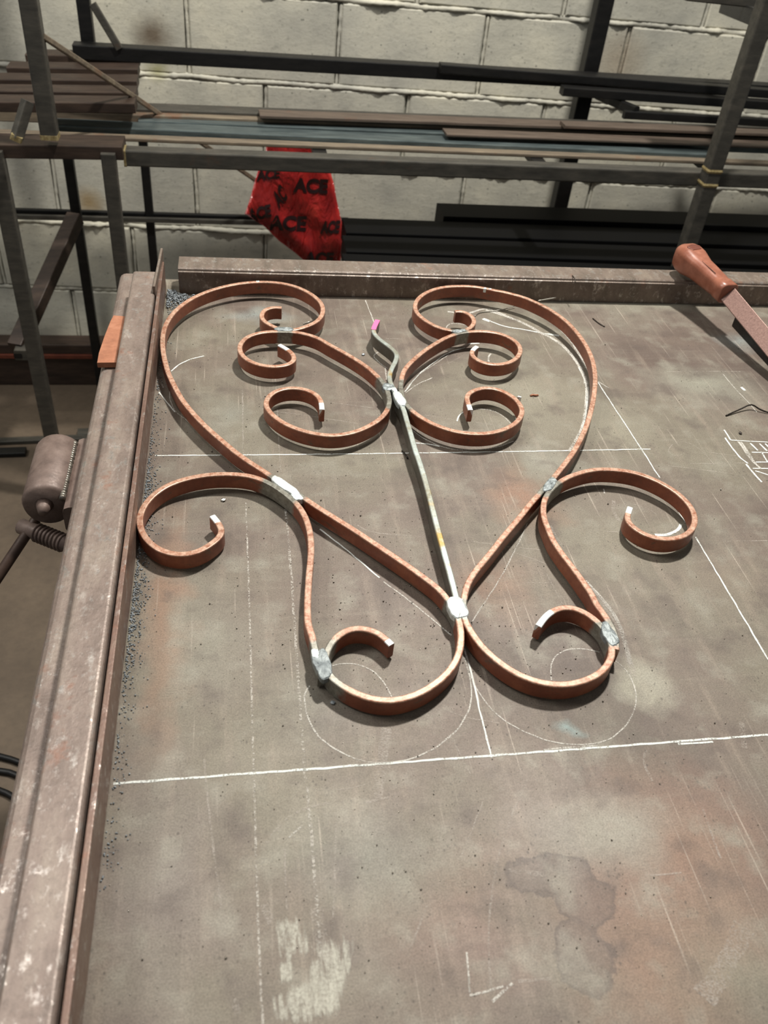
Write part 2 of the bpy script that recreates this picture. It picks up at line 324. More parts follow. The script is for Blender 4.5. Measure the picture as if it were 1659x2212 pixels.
# ------------------------------------------------------------------ setting: floor and block wall
FLOOR = -0.94
def floor_material():
    t = NT('shop_floor'); p = t.pos(); a = t.noise(p, 3, 6, 0.6); b = t.noise(p, 60, 5, 0.7)
    c = t.ramp(a, [(0.3, srgb(74, 62, 50)), (0.55, srgb(98, 84, 69)), (0.75, srgb(116, 101, 84))]); c = t.mix(t.rng(b, 0.4, 0.8, 0, 0.4), c, srgb(62, 52, 43))
    t.set(Base_Color=c, Roughness=0.7); t.bump(b, 0.3, 0.002); return t.m
M['floor'] = floor_material()
fl = mesh_obj('floor', [(-3, -2, FLOOR), (4, -2, FLOOR), (4, 3.2, FLOOR), (-3, 3.2, FLOOR), (-3, -2, FLOOR-0.1), (4, -2, FLOOR-0.1), (4, 3.2, FLOOR-0.1), (-3, 3.2, FLOOR-0.1)],
              [(0, 1, 2, 3), (7, 6, 5, 4), (0, 4, 5, 1), (1, 5, 6, 2), (2, 6, 7, 3), (3, 7, 4, 0)], M['floor'])
tag(fl, 'brown concrete workshop floor below the welding table', None, None, 'structure')

def block_material():
    t = NT('painted_block'); p = t.pos(); inf = t.n.new('ShaderNodeObjectInfo')
    a = t.noise(p, 5, 5, 0.6); b = t.noise(p, 130, 4, 0.7); g = t.noise(t.mapping(p, scale=(1, 1, 2)), 22, 5, 0.65)
    c = t.ramp(a, [(0.3, srgb(164, 161, 150)), (0.5, srgb(190, 186, 171)), (0.7, srgb(212, 206, 186))])
    c = t.mix(t.rng(inf.outputs['Random'], 0, 1, 0, 0.25), c, srgb(164, 162, 156))
    c = t.mix(t.rng(g, 0.58, 0.75, 0, 0.5), c, srgb(138, 136, 128))
    c = t.mix(t.rng(b, 0.56, 0.74, 0, 0.5), c, srgb(116, 116, 106))
    pitv = t.math('MULTIPLY', t.rng(t.voro(p, 55), 0.08, 0.18, 1, 0), t.rng(t.noise(p, 30, 2), 0.5, 0.6))
    c = t.mix(t.math('MULTIPLY', pitv, 0.7), c, srgb(84, 84, 76))
    for px, py, r, colr in ((330, 78, 0.05, srgb(84, 66, 46)), (1322, 118, 0.085, srgb(110, 80, 48)), (190, 440, 0.045, srgb(150, 126, 86)), (340, 150, 0.03, srgb(150, 146, 104))):   # rust and soot marks
        q = on_y(px, py, 2.5); d = t.dist(t.vadd(p, t.noise(p, 14, 3, 0.6, 0, True), (0.03, 0, 0.04)), (q.x + 0.015, q.y, q.z + 0.02)); c = t.mix(t.rng(d, 0.2*r, 1.3*r, 0.85, 0), c, colr)
    t.set(Base_Color=c, Roughness=0.75); t.bump(t.math('ADD', b, t.math('MULTIPLY', g, 2)), 0.35, 0.002); return t.m
M['block'] = block_material()
M['mortar'] = steel('mortar', srgb(112, 112, 102), srgb(142, 141, 128), srgb(168, 166, 150), 40, 0.8, 0.0)
WA = math.radians(-2.6); WU = Vector((math.cos(WA), math.sin(WA), 0)); WN = Vector((math.sin(WA), -math.cos(WA), 0)); W0 = Vector((0, 2.5, 0))
def wpt(u, z, out=0.0): return W0 + WU * u + WN * out + Vector((0, 0, z))
V = [wpt(-3, FLOOR), wpt(4, FLOOR), wpt(4, 1.6), wpt(-3, 1.6)]
Vb = [wpt(-3, FLOOR, -0.2), wpt(4, FLOOR, -0.2), wpt(4, 1.6, -0.2), wpt(-3, 1.6, -0.2)]
wall = mesh_obj('wall_back', V + Vb, [(0, 1, 2, 3), (7, 6, 5, 4), (0, 4, 5, 1), (1, 5, 6, 2), (2, 6, 7, 3), (3, 7, 4, 0)], M['mortar'])
tag(wall, 'pale painted concrete block wall behind the steel rack', None, None, 'structure')
PIT, CRS = 0.387, 0.205
def block_mesh():
    w, h, d, r = PIT - 0.012, CRS - 0.012, 0.012, 0.004
    V = []; 
    for dd, ins in ((0.0, 0.0), (d - r, 0.0), (d, r)):
        for x, z in ((-1, -1), (1, -1), (1, 1), (-1, 1)): V.append((x * (w/2 - ins), -dd, z * (h/2 - ins)))
    Fc = [(8, 9, 10, 11)]
    for k in (0, 4):
        for j in range(4): Fc.append((k + j, k + (j+1) % 4, k + 4 + (j+1) % 4, k + 4 + j))
    me = bpy.data.meshes.new('block'); me.from_pydata(V, [], Fc); me.update()
    bm = bmesh.new(); bm.from_mesh(me); bmesh.ops.recalc_face_normals(bm, faces=bm.faces); bm.to_mesh(me); bm.free()
    me.materials.append(M['block']); return me
bme = block_mesh()
for r in range(-1, 8):                       # courses counted up from the floor line
    zc = FLOOR + CRS * (r + 0.5) + 0.005
    if r < 0: continue
    off = 0.275 if (r % 2) == 0 else 0.085
    for k in range(-5, 8):
        u = off + PIT * (k + 0.5)
        if u < -1.9 or u > 2.6: continue
        o = bpy.data.objects.new('block', bme); col.objects.link(o); o.parent = wall
        o.location = wpt(u, zc, random.uniform(-0.002, 0.003)); o.rotation_euler = (0, random.uniform(-.004, .004), WA + random.uniform(-.004, .004))
def mortar_bead(pts, amp, w, seed):
    P = resample([Vector(p) for p in pts], 0.006); rnd = random.Random(seed); Vv = []; Fc = []; n = 5
    dirv = (P[-1] - P[0]).normalized(); side = dirv.cross(WN).normalized()
    for i, p in enumerate(P):
        e = noise.noise(Vector((i * 0.11, seed * 3.7, 0))); e2 = noise.noise(Vector((i * 0.4, seed, 5))); a = max(0.0015, amp * (0.75 + 0.9 * e + 0.4 * e2)); ww = w * (1 + 0.5 * e2)
        sh = side * (w * 0.8 * noise.noise(Vector((i * 0.05, seed, 9))))
        for k in range(n):
            th = math.pi * k / (n - 1); Vv.append(p + sh + side * (ww * math.cos(th)) + WN * (a * math.sin(th) - 0.002))
    for i in range(len(P) - 1):
        for k in range(n - 1): a = i*n + k; Fc.append((a, a+1, a+n+1, a+n))
    return Vv, Fc
for r in range(1, 7):
    z = FLOOR + CRS * r + 0.005; heavy = r in (2, 3, 4, 5)
    o = mesh_obj('mortar_bead', *mortar_bead([wpt(-1.6, z, 0.009), wpt(2.4, z, 0.009)], 0.013 if heavy else 0.008, 0.007, r), M['block'], wall, True)
for r in range(0, 7):
    off = 0.275 if (r % 2) == 0 else 0.085
    for k in range(-4, 6):
        u = off + PIT * k; z = FLOOR + CRS * r
        if -1.0 < u < 1.7: mesh_obj('mortar_bead', *mortar_bead([wpt(u, z + 0.01, 0.008), wpt(u + 0.002, z + CRS - 0.005, 0.008)], 0.004, 0.004, r * 20 + k), M['block'], wall, True)

# ------------------------------------------------------------------ welding table
table = empty('welding_table', (0.4, 0.4, FLOOR), 'brown patinated steel welding table marked with white chalk lines', 'table')
XL, YB = -0.0885, 1.008
def tp(name, o): return o
top = box('tabletop', (-0.125, -0.45, -0.012), (1.25, 1.052, 0.0), M['table'], table, 0.0005)
for x in (-0.10, 1.2):
    for y in (-0.4, 1.015): box('leg', (x - 0.025, y - 0.025, FLOOR), (x + 0.025, y + 0.025, -0.012), M['rust_dark'], table, 0.003)
box('apron', (-0.07, 1.0, -0.075), (1.17, 1.035, -0.0125), M['rust_dark'], table, 0.002)
box('apron', (-0.115, -0.37, -0.075), (-0.08, 1.02, -0.0125), M['rust_dark'], table, 0.002)
sweep('edge_tube', [(-0.1335, -0.45, -0.018), (-0.1335, 1.045, -0.018)], rrect(0.027, 0.056, 0.009, 4), M['rail'], table, smooth=False)
sweep('square_tube', [(-0.1085, -0.45, 0.0215), (-0.1085, 0.985, 0.0215)], rrect(0.0285, 0.039, 0.0035, 4), M['rail'], table)
sweep('flat_bar', [(-0.0905, -0.45, 0.0195), (-0.0905, 1.02, 0.0195)], rrect(0.004, 0.037, 0.0008, 2), M['rail_flat'], table)
sweep('flat_bar', [(-0.0945, 0.93, 0.0245), (-0.0915, 1.035, 0.0245)], rrect(0.003, 0.049, 0.0008, 2), M['rail_back'], table)
# back rail: rolled channel with a lip along its front top edge
prof = [(-0.019, -0.017), (0.019, -0.017), (0.019, 0.0125), (0.0165, 0.0155), (-0.0145, 0.0155), (-0.0165, 0.0140), (-0.0172, 0.0118), (-0.019, 0.0112), (-0.0193, 0.009)]
prof = [(-a, b) for a, b in prof]
sweep('back_channel', [(-0.072, 1.0315, 0.0175), (1.2, 1.0205, 0.0175)], prof, M['rail_back'], table)

# chalk layout lines: thin ribbons of chalk on the plate
def zoom(x0, y0, s): return lambda *pts: [(x0 + a / s, y0 + b / s) for a, b in pts]
def chalk_line(px, w, mat, jit=0.0003, curve=True):
    if mat is not KS and w < 0.0028: w *= 0.8
    P = [on_z(a, b, 0.00025) for a, b in px]
    P = smooth_line(P, 0.004, 0.003) if (curve and len(P) > 2) else resample(P, 0.004)
    Vv = []; Fc = []; s0 = random.random() * 50
    for i, p in enumerate(P):
        t = (P[min(i+1, len(P)-1)] - P[max(i-1, 0)]).normalized(); s = Vector((-t.y, t.x, 0))
        k = w * 0.5 * (min(1.0, 0.15 + 3.2 * min(i, len(P) - 1 - i) / len(P)) if mat is KS else 1.0) * (1 + 0.35 * noise.noise(Vector((i * 0.5, s0, 0)))); q = p + s * (jit * 2 * noise.noise(Vector((i * 0.3, s0, 3))))
        Vv += [q + s * k, q - s * k]
    for i in range(len(P) - 1): Fc.append((2*i, 2*i+1, 2*i+3, 2*i+2))
    return mesh_obj('chalk_line', Vv, Fc, mat, table)
M['chalk_dashed'] = chalk('chalk_dashed', 0.46, 0.60, srgb(204, 197, 187), 500, 0.7)
K, KM, KF, KS, KV = M['chalk'], M['chalk_mid'], M['chalk_faint'], M['smear'], M['chalk_dashed']
z1 = zoom(340, 590, 4.3658); z2 = zoom(340, 780, 5.184); z3 = zoom(540, 690, 4.608); z4 = zoom(860, 600, 5.184); z5 = zoom(780, 670, 4.484); z6 = zoom(1050, 620, 4.8077)
z7 = zoom(290, 1000, 4.046); z8 = zoom(580, 1020, 3.770); z9 = zoom(640, 1280, 4.3658); y2 = zoom(940, 1240, 3.95); y3 = zoom(970, 1000, 5.027); y4 = zoom(1140, 990, 4.3658); y5 = zoom(820, 820, 4.255)
zg = zoom(1400, 800, 5.53); zb = zoom(400, 1560, 2.37); zr = zoom(1000, 1560, 2.517); zs = zoom(860, 980, 2.37)
for px, w, m in (
    ([(245, 1693), (660, 1662), (1060, 1632), (1659, 1587)], 0.0020, K), ([(1175, 1619), (1290, 1610)], 0.0012, KM), ([(1465, 1607), (1540, 1602)], 0.0016, K),
    ([(335, 984), (700, 981), (1060, 976), (1405, 970)], 0.0017, K), ([(789, 648), (812, 705)], 0.0016, KM), ([(1003, 1400), (1022, 1470), (1040, 1550), (1062, 1636)], 0.0016, K),
    ([(1292, 826), (1395, 985), (1425, 1032)], 0.0016, K), ([(1502, 1160), (1580, 1290), (1659, 1425)], 0.0018, K), ([(1292, 824), (1315, 838)], 0.0014, KM),
    ([(531, 1085), (536, 1220), (541, 1400), (549, 1700), (558, 2000), (567, 2212)], 0.0017, KV), ([(616, 1085), (626, 1200), (640, 1400), (655, 1620), (672, 1800), (692, 2060)], 0.0024, KV),
    ([(524, 840), (525, 985)], 0.0018, KF), ([(594, 800), (606, 1020)], 0.0018, KF),
    ([(440, 1640), (452, 1760), (478, 1962)], 0.0018, KF), ([(690, 1143), (745, 1185), (820, 1248)], 0.0017, K), ([(828, 1256), (900, 1310), (975, 1372)], 0.0015, KM),
    ([(1140, 1130), (1090, 1232), (1020, 1342)], 0.0012, KM),
    (z9((130, 880), (75, 960), (90, 1110), (150, 1260)) + [(700, 1602), (765, 1638), (830, 1648), (900, 1635), (965, 1598), (1008, 1545), (1019, 1490), (1004, 1420)], 0.0013, KM),
    (zs((335, 1040), (400, 1200), (500, 1330), (640, 1420), (790, 1475), (930, 1490), (1050, 1475), (1150, 1410), (1210, 1310), (1215, 1210), (1170, 1110), (1110, 1060)), 0.0011, KM),
    (z9((340, 690), (480, 665), (620, 685), (740, 750), (830, 850), (900, 985)), 0.0012, KM), (y2((992, 905), (985, 800), (1010, 720), (1080, 660), (1180, 635), (1290, 640), (1400, 665)), 0.0012, KM),
    (z6((0, 240), (200, 300), (400, 380), (560, 470), (700, 540), (830, 640), (930, 760), (1000, 880), (1040, 1000), (1050, 1120), (1040, 1260), (1020, 1400), (980, 1520), (870, 1710)), 0.0045, KM),
    (z6((-800, 260), (-600, 250), (-400, 255), (-200, 275), (0, 225), (200, 290))[2:], 0.003, KM), (z6((700, 380), (850, 520), (960, 690), (1040, 840)), 0.003, KM),
    (z6((960, 830), (1020, 960), (1045, 1080), (1040, 1280), (1000, 1470)), 0.002, K),
    (z6((-40, 330), (60, 360), (200, 410), (400, 442), (600, 482), (760, 506)), 0.0022, K), (z6((-30, 330), (40, 355)), 0.005, K), (z6((640, 488), (755, 506)), 0.004, K),
    (z4((540, 560), (570, 515), (680, 512), (760, 530)), 0.0018, KM), (z4((1040, 850), (1010, 880), (1015, 940)), 0.0025, KM), (z4((790, 735), (910, 730)), 0.003, K),
    (zs((770, 370), (880, 560), (960, 670), (1040, 750), (1100, 830), (1150, 930), (1180, 1040), (1205, 1140)), 0.0055, KF), (zs((960, 650), (1050, 750), (1120, 850), (1160, 960), (1190, 1080)), 0.003, KM),
    (z5((425, 790), (560, 620), (700, 510), (850, 410), (1010, 362)), 0.0014, K), (z5((440, 760), (540, 640), (680, 545), (850, 430)), 0.0012, KM), (z5((430, 800), (560, 710), (690, 655)), 0.0014, KM), (z5((660, 550), (850, 510), (1000, 430)), 0.0012, KF),
    (z5((490, 1155), (600, 1240), (750, 1310), (900, 1350), (1100, 1352), (1300, 1330), (1480, 1270)), 0.0016, KM), (z5((930, 1075), (950, 1015), (1000, 980)), 0.0018, K), (z5((1090, 955), (1250, 965), (1370, 1020), (1450, 1100)), 0.0015, KM), (z5((620, 1015), (850, 1055), (1350, 1120)), 0.0012, KF),
    (z5((520, 1285), (640, 1295), (760, 1320)), 0.0018, K), (z3((1280, 325), (1225, 360), (1300, 440), (1370, 490)), 0.0018, KM), (z3((1345, 480), (1360, 600)), 0.0018, KM), (z3((1350, 190), (1510, 195)), 0.0022, KF),
    (z3((1280, 525), (1500, 522)), 0.0012, KF), (z3((240, 915), (560, 955), (900, 1010), (1160, 1050)), 0.0014, KF), (z3((800, 825), (1280, 890)), 0.0012, KF),
    (z2((40, 240), (62, 300)), 0.002, KM), (z2((20, 345), (100, 450), (200, 570)), 0.0018, K), (z2((135, 330), (140, 430), (200, 560), (300, 640), (400, 730)), 0.0010, KM), (z1((130, 925), (200, 865), (300, 815), (440, 780)), 0.0018, K),
    (zg((910, 710), (985, 830)), 0.0022, K), (zg((985, 832), (1432, 858)), 0.0016, K), (zg((920, 805), (1070, 1010), (1190, 1112)), 0.0022, K), (zg((1170, 1120), (1265, 1235), (1358, 1335)), 0.0026, K),
    (zg((1080, 850), (1180, 990), (1260, 1100), (1350, 1175)), 0.0030, KM), (zg((1110, 850), (1220, 1010), (1290, 1130)), 0.0022, KM), (zg((1220, 870), (1310, 955)), 0.0024, K), (zg((1330, 875), (1420, 960)), 0.0024, K), (zg((1400, 875), (1470, 945)), 0.0024, K),
    (zg((1240, 980), (1470, 985)), 0.0018, K), (zg((1355, 970), (1425, 1090)), 0.0022, K), (zg((1285, 1095), (1470, 1095)), 0.0018, K), (zg((1250, 1170), (1470, 1175)), 0.0018, K), (zg((1280, 1200), (1400, 1235), (1470, 1265)), 0.0018, K),
    (zg((895, 45), (1060, 240), (1225, 410), (1300, 500)), 0.0012, KM), (zg((1115, 200), (1160, 240)), 0.003, K), (zg((220, 18), (600, 12), (1100, 14)), 0.0018, KF), (zg((790, 1130), (690, 1010), (600, 930), (500, 870), (400, 850), (310, 870), (250, 930), (245, 990), (290, 1020), (370, 1025), (430, 985)), 0.0012, KF),
    (zg((240, 1135), (600, 1185), (1010, 1235)), 0.0016, KF), (zg((440, 1118), (1150, 1105)), 0.0013, KF), (zg((-350, 900), (-100, 960), (60, 1000)), 0.0013, KF), (zg((700, 975), (1050, 1020)), 0.0014, KF),
    (zg((900, 2040), (1430, 2035)), 0.0014, KF), (y4((1000, 435), (1100, 460), (1220, 530)), 0.0012, KF), (y4((810, 400), (805, 500), (870, 590)), 0.003, KF), (y4((715, 285), (722, 330)), 0.0016, KM), (y4((1200, 722), (1330, 718), (1420, 670), (1440, 620)), 0.003, K), (y4((1420, 490), (1490, 605)), 0.0025, K), (y4((730, 690), (850, 695)), 0.0014, KF),
    (y3((240, 850), (560, 900), (1000, 945)), 0.0020, KF), (y3((680, 960), (1060, 1100)), 0.0013, KF), (y3((850, 1295), (1080, 1305)), 0.0012, KF), (y3((1060, 1200), (1230, 1530)), 0.0014, KF), (z8((700, 420), (850, 490), (1250, 525)), 0.0022, KF),
    (zs((215, 1300), (330, 1345), (520, 1380)), 0.0012, KF), (zs((270, 1450), (370, 1640)), 0.0012, KF),
    (zb((410, 625), (510, 500), (620, 440), (740, 410)), 0.0020, KF), (zb((530, 590), (600, 530)), 0.0016, KM), (zb((780, 345), (950, 315)), 0.0012, KF), (zb((925, 415), (1050, 380)), 0.002, KF), (zb((1410, 690), (1470, 550), (1530, 390)), 0.0010, KF),
    (zb((1155, 1150), (1240, 940)), 0.0014, KF), (zb((250, 1415), (268, 1500)), 0.004, KF), (zb((1450, 1300), (1455, 1385)), 0.0012, KM), (zb((1455, 1395), (1630, 1355)), 0.0014, KM), (zb((770, 500), (760, 1000)), 0.0016, KF), (zb((510, 650), (520, 960)), 0.0014, KF),
    (zb((1030, 30), (1010, 180), (985, 390)), 0.007, KF), (zb((870, 190), (1050, 225)), 0.006, KF),
    (zr((350, 310), (250, 550), (185, 760), (150, 1000), (140, 1200), (150, 1440)), 0.0016, KF), (zr((20, 1250), (35, 1470)), 0.0012, KM), (zr((160, 1520), (270, 1420)), 0.0020, KM), (zr((300, 1410), (480, 1395)), 0.0022, KF),
    (zr((1530, 1110), (1440, 1300), (1310, 1500)), 0.012, KF), (zr((1000, 150), (975, 200), (1030, 320)), 0.0022, KF), (zr((1300, 460), (1400, 740)), 0.0018, KF), (zr((1515, 0), (1530, 140)), 0.004, KF), (zr((240, 805), (340, 815), (440, 830)), 0.0030, KF), (zr((990, 835), (1190, 820)), 0.0012, KF),
    (zb((670, 950), (690, 1080), (712, 1200)), 0.007, KF), (zb((400, 930), (440, 1030)), 0.005, KF)):
    chalk_line(px, w, m)
def smear_band(pts, width, z):                         # a rubbed chalk patch that thins out towards its edges
    P = smooth_line([on_z(*q, z) for q in zb(*pts)], 0.004, 0.003); Vv = []; Fc = []; fade = []; n = 7
    for i, p in enumerate(P):
        t_ = (P[min(i+1, len(P)-1)] - P[max(i-1, 0)]).normalized(); sd = Vector((-t_.y, t_.x, 0)); e = min(1.0, 4.0 * min(i, len(P) - 1 - i) / len(P))
        for k in range(n):
            u = 2 * k / (n - 1) - 1; Vv.append(p + sd * (u * width / 2)); fade.append((1 - u * u) * e)
    for i in range(len(P) - 1):
        for k in range(n - 1): a = i*n + k; Fc.append((a, a+1, a+n+1, a+n))
    o = mesh_obj('chalk_smear', Vv, Fc, KS, table); o.data.attributes.new('fade', 'FLOAT', 'POINT').data.foreach_set('value', fade)
smear_band(((835, 990), (810, 1180), (770, 1380), (715, 1590)), 0.016, 0.0003); smear_band(((775, 1050), (735, 1220), (690, 1420), (655, 1590)), 0.034, 0.0004)
smear_band(((540, 960), (550, 1090), (585, 1260)), 0.030, 0.0003); smear_band(((480, 1200), (500, 1270), (530, 1360)), 0.020, 0.00035); smear_band(((560, 1290), (610, 1430), (650, 1590)), 0.030, 0.00045); smear_band(((465, 1340), (480, 1450), (525, 1570)), 0.012, 0.0003)

# ------------------------------------------------------------------ wrought butterfly
butterfly = empty('scrollwork_butterfly', tuple(on_z(985, 1310)), 'butterfly of red-brown flat bar scrolls lying on the chalk layout', 'ornament')
BH, BT = 0.0150, 0.0054
def lift(x, y): return 0.0004 + 0.0055 * max(0.0, x + 0.08) + 0.0105 * max(0.0, y - 0.36)      # the top and the right wing stand a little off the plate
def on_top(px, py):
    p = on_z(px, py, BH)
    for _ in range(5): p = on_z(px, py, BH + lift(p.x, p.y))
    return Vector((p.x, p.y, lift(p.x, p.y) + BH / 2))
welds = [on_top(*p) for p in ((615, 711), (993, 715), (840, 835), (863, 861), (616, 1052), (1186, 1050), (989, 1313), (697, 1436), (1317, 1367))]
SCORCH = (0.015, 0.015, 0.030, 0.034, 0.034, 0.024, 0.018, 0.036, 0.022)
def scroll(name, px, label, mat, bare0=0.0, bare1=0.0, sig=0.0035, heat_r=0.03):
    P = smooth_line([on_top(*p) for p in px], sig, 0.0022)
    prof = []
    for a in rrect(BT, BH, 0.0009, 2):
        prof.append(a)
    e = BH/2 - 0.0016                                               # an extra line of vertices just under the paled top face
    prof = [(BT/2, -e), (BT/2, e)] + prof[:3] + prof[3:6] + [(-BT/2, e), (-BT/2, -e)] + prof[6:]
    n = len(prof); V, Fc = sweep_geo(P, prof)
    o = mesh_obj(name, V, Fc, mat, butterfly); me = o.data
    vh, vb, vt = [], [], []
    L = [0]
    for a, b in zip(P, P[1:]): L.append(L[-1] + (b - a).length)
    for i, p in enumerate(P):
        h = max(max(0.0, 1 - (p - w).length / rr_) for w, rr_ in zip(welds, SCORCH))
        br = 1.0 if (L[i] < bare0 or L[-1] - L[i] < bare1) else 0.0
        for j in range(n):
            tf = 1.0 if prof[j][1] > BH/2 - 0.00095 else 0.0; vh.append(min(1, h * 1.5)); vt.append(tf); vb.append(br * tf)
    for nm, vals in (('scorch', vh), ('bare', vb), ('topface', vt)):
        me.attributes.new(nm, 'FLOAT', 'POINT').data.foreach_set('value', vals)
    if label: o['label'] = label
    return o, P
A = z1((1172, 322), (1100, 318), (1040, 330), (1000, 355), (983, 395), (990, 428), (1020, 458), (1070, 487), (1120, 510), (1200, 530), (1290, 530), (1350, 515), (1425, 490), (1495, 455), (1542, 408), (1562, 350), (1550, 290), (1510, 240), (1440, 187), (1330, 132), (1200, 96), (1060, 80), (930, 80), (790, 92), (650, 118), (530, 150), (420, 190), (320, 238), (230, 298), (150, 372), (95, 450), (62, 530), (48, 620), (52, 720), (72, 830), (100, 930)) \
  + z2((150, 190), (210, 310), (280, 430), (370, 545), (480, 665), (600, 780), (740, 900), (870, 1010), (1010, 1110), (1150, 1200), (1300, 1300), (1440, 1392)) \
  + z8((290, 205), (400, 280), (560, 380), (720, 480), (900, 600), (1080, 720), (1250, 840), (1380, 940)) \
  + z9((1430, 60), (1480, 130), (1520, 205), (1545, 290), (1555, 390), (1550, 500), (1525, 600), (1470, 700), (1390, 790), (1290, 870), (1170, 940), (1050, 985), (930, 1010), (810, 1010), (690, 990), (570, 948), (450, 885), (350, 812), (292, 735), (275, 660), (280, 590), (298, 535), (332, 470), (392, 405), (470, 355), (560, 332), (650, 337), (740, 362), (820, 410), (900, 488))
A2 = z4((640, 372), (720, 372), (790, 400), (838, 440), (852, 490), (830, 535), (790, 565), (740, 583), (670, 590), (600, 586), (520, 570), (440, 545), (350, 500), (270, 445), (215, 390), (190, 330), (200, 270), (240, 215), (310, 165), (420, 120), (550, 95), (690, 88), (830, 92), (970, 112), (1110, 142)) \
  + z6((130, 35), (260, 65), (400, 105), (520, 155), (640, 215), (750, 285), (850, 365), (930, 450), (1000, 540), (1060, 640), (1105, 750), (1130, 870), (1135, 980), (1125, 1100), (1105, 1220), (1075, 1340), (1035, 1460), (985, 1570), (920, 1690), (850, 1790), (780, 1880), (715, 1960)) \
  + y3((1060, 240), (970, 345), (880, 445), (790, 560), (680, 690), (570, 820), (470, 950), (370, 1070), (280, 1180), (218, 1280), (180, 1380)) \
  + y2((245, 230), (240, 300), (253, 380), (282, 440), (330, 520), (400, 610), (480, 690), (580, 770), (700, 845), (840, 903), (980, 933), (1120, 938), (1250, 913), (1370, 863), (1450, 800), (1500, 720), (1512, 640), (1495, 560), (1455, 480), (1395, 410), (1310, 342), (1210, 294), (1110, 280), (1010, 308), (940, 362), (882, 440))
B = z1((1150, 672), (1240, 725), (1285, 775), (1285, 820), (1240, 853), (1170, 870), (1080, 876), (990, 865), (900, 838), (830, 798), (785, 745), (777, 690), (800, 640), (860, 592), (950, 562), (1050, 548), (1170, 546), (1300, 552), (1420, 575), (1530, 615)) \
  + z3((780, 240), (910, 310), (1040, 385), (1150, 457), (1240, 532), (1310, 605), (1360, 685), (1385, 765), (1387, 830), (1365, 900), (1310, 970), (1230, 1030), (1110, 1090), (980, 1130), (840, 1148), (700, 1140), (560, 1112), (420, 1065), (300, 1003), (210, 930), (163, 860), (165, 800), (210, 740), (290, 697), (390, 678), (500, 682), (600, 710), (672, 755), (708, 815), (717, 895))
B2 = z4((885, 765), (838, 802), (826, 850), (860, 895), (930, 935), (1020, 960), (1120, 966), (1230, 948), (1310, 908), (1360, 850), (1370, 790), (1340, 730), (1270, 675), (1170, 630), (1060, 605), (940, 594), (810, 597), (700, 612), (600, 640), (500, 685), (380, 755), (270, 832), (170, 917), (90, 1002), (47, 1090)) \
  + z5((385, 740), (397, 810), (425, 885), (480, 955), (560, 1018), (660, 1078), (790, 1133), (920, 1170), (1070, 1190), (1220, 1188), (1350, 1162), (1470, 1108), (1540, 1040), (1562, 970), (1540, 910), (1490, 850), (1400, 792), (1300, 757), (1200, 748), (1110, 767), (1045, 802), (1025, 845), (1040, 900), (1062, 965))
S = z5((160, 97), (135, 148), (120, 195), (150, 250), (210, 300), (280, 352), (333, 400), (348, 440), (330, 500), (297, 560), (277, 620), (280, 680), (315, 760), (360, 850), (410, 950)) \
  + y5((250, 370), (290, 505), (328, 640), (372, 765), (422, 930), (472, 1120), (525, 1330), (577, 1520), (632, 1720), (680, 1900), (712, 2030))
D = z7((682, 458), (738, 525), (766, 590), (745, 640), (690, 690), (610, 743), (510, 783), (400, 795), (290, 778), (190, 735), (110, 665), (60, 580), (46, 500), (65, 410), (130, 312), (230, 228), (350, 167), (490, 126), (640, 100), (790, 92), (940, 99), (1060, 122), (1180, 172), (1290, 242), (1400, 332), (1470, 420), (1515, 520), (1540, 630), (1547, 740), (1540, 860)) \
  + z8((332, 820), (323, 960), (318, 1100), (325, 1240)) + z9((150, 400), (170, 500), (192, 580), (215, 660), (240, 760))
E_ = y4((968, 458), (950, 510), (940, 560), (962, 610), (1020, 660), (1100, 708), (1200, 743), (1310, 757), (1420, 745), (1510, 705), (1565, 640), (1580, 570), (1560, 490), (1500, 402), (1400, 312), (1280, 237), (1140, 172), (1000, 128), (860, 106), (720, 98), (600, 107), (480, 137), (370, 178), (290, 228), (225, 285), (180, 345), (155, 410), (149, 490), (160, 570), (195, 660)) \
  + y3((1130, 830), (1230, 980), (1340, 1122), (1450, 1272), (1560, 1432)) + y2((1370, 240), (1450, 350), (1495, 420), (1532, 500), (1548, 570), (1545, 640))
scroll('outer_wing_scroll', A, 'long red-brown bar of the left wing running to the lower left loop', M['bar'], 0, 0.006)
scroll('outer_wing_scroll', A2, 'long red-brown bar of the right wing running to the lower right loop', M['bar'], 0, 0.020)
scroll('inner_wing_scroll', B, 'inner scroll of the left wing with ground bright tips', M['bar'], 0.014, 0.013)
scroll('inner_wing_scroll', B2, 'inner scroll of the right wing with ground bright tips', M['bar'], 0.012, 0.010)
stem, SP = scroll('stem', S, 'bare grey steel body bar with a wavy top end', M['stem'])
scroll('lower_wing_scroll', D, 'lower left s-shaped scroll beside the table rail', M['bar'], 0.010, 0)
scroll('lower_wing_scroll', E_, 'lower right s-shaped scroll with a curled upper end', M['bar'], 0.010, 0)
# pink paint on the tip of the stem
tipP = [p + Vector((0, 0, 0)) for p in SP if (p - SP[0]).length < 0.026][:14]
o = sweep('paint_mark', [p + Vector((0, 0, BH/2 - 0.0002)) for p in tipP], rrect(BT + 0.0005, 0.0014, 0.0004, 2), M['pink'], stem); o['label'] = 'pink paint on the tip of the stem'
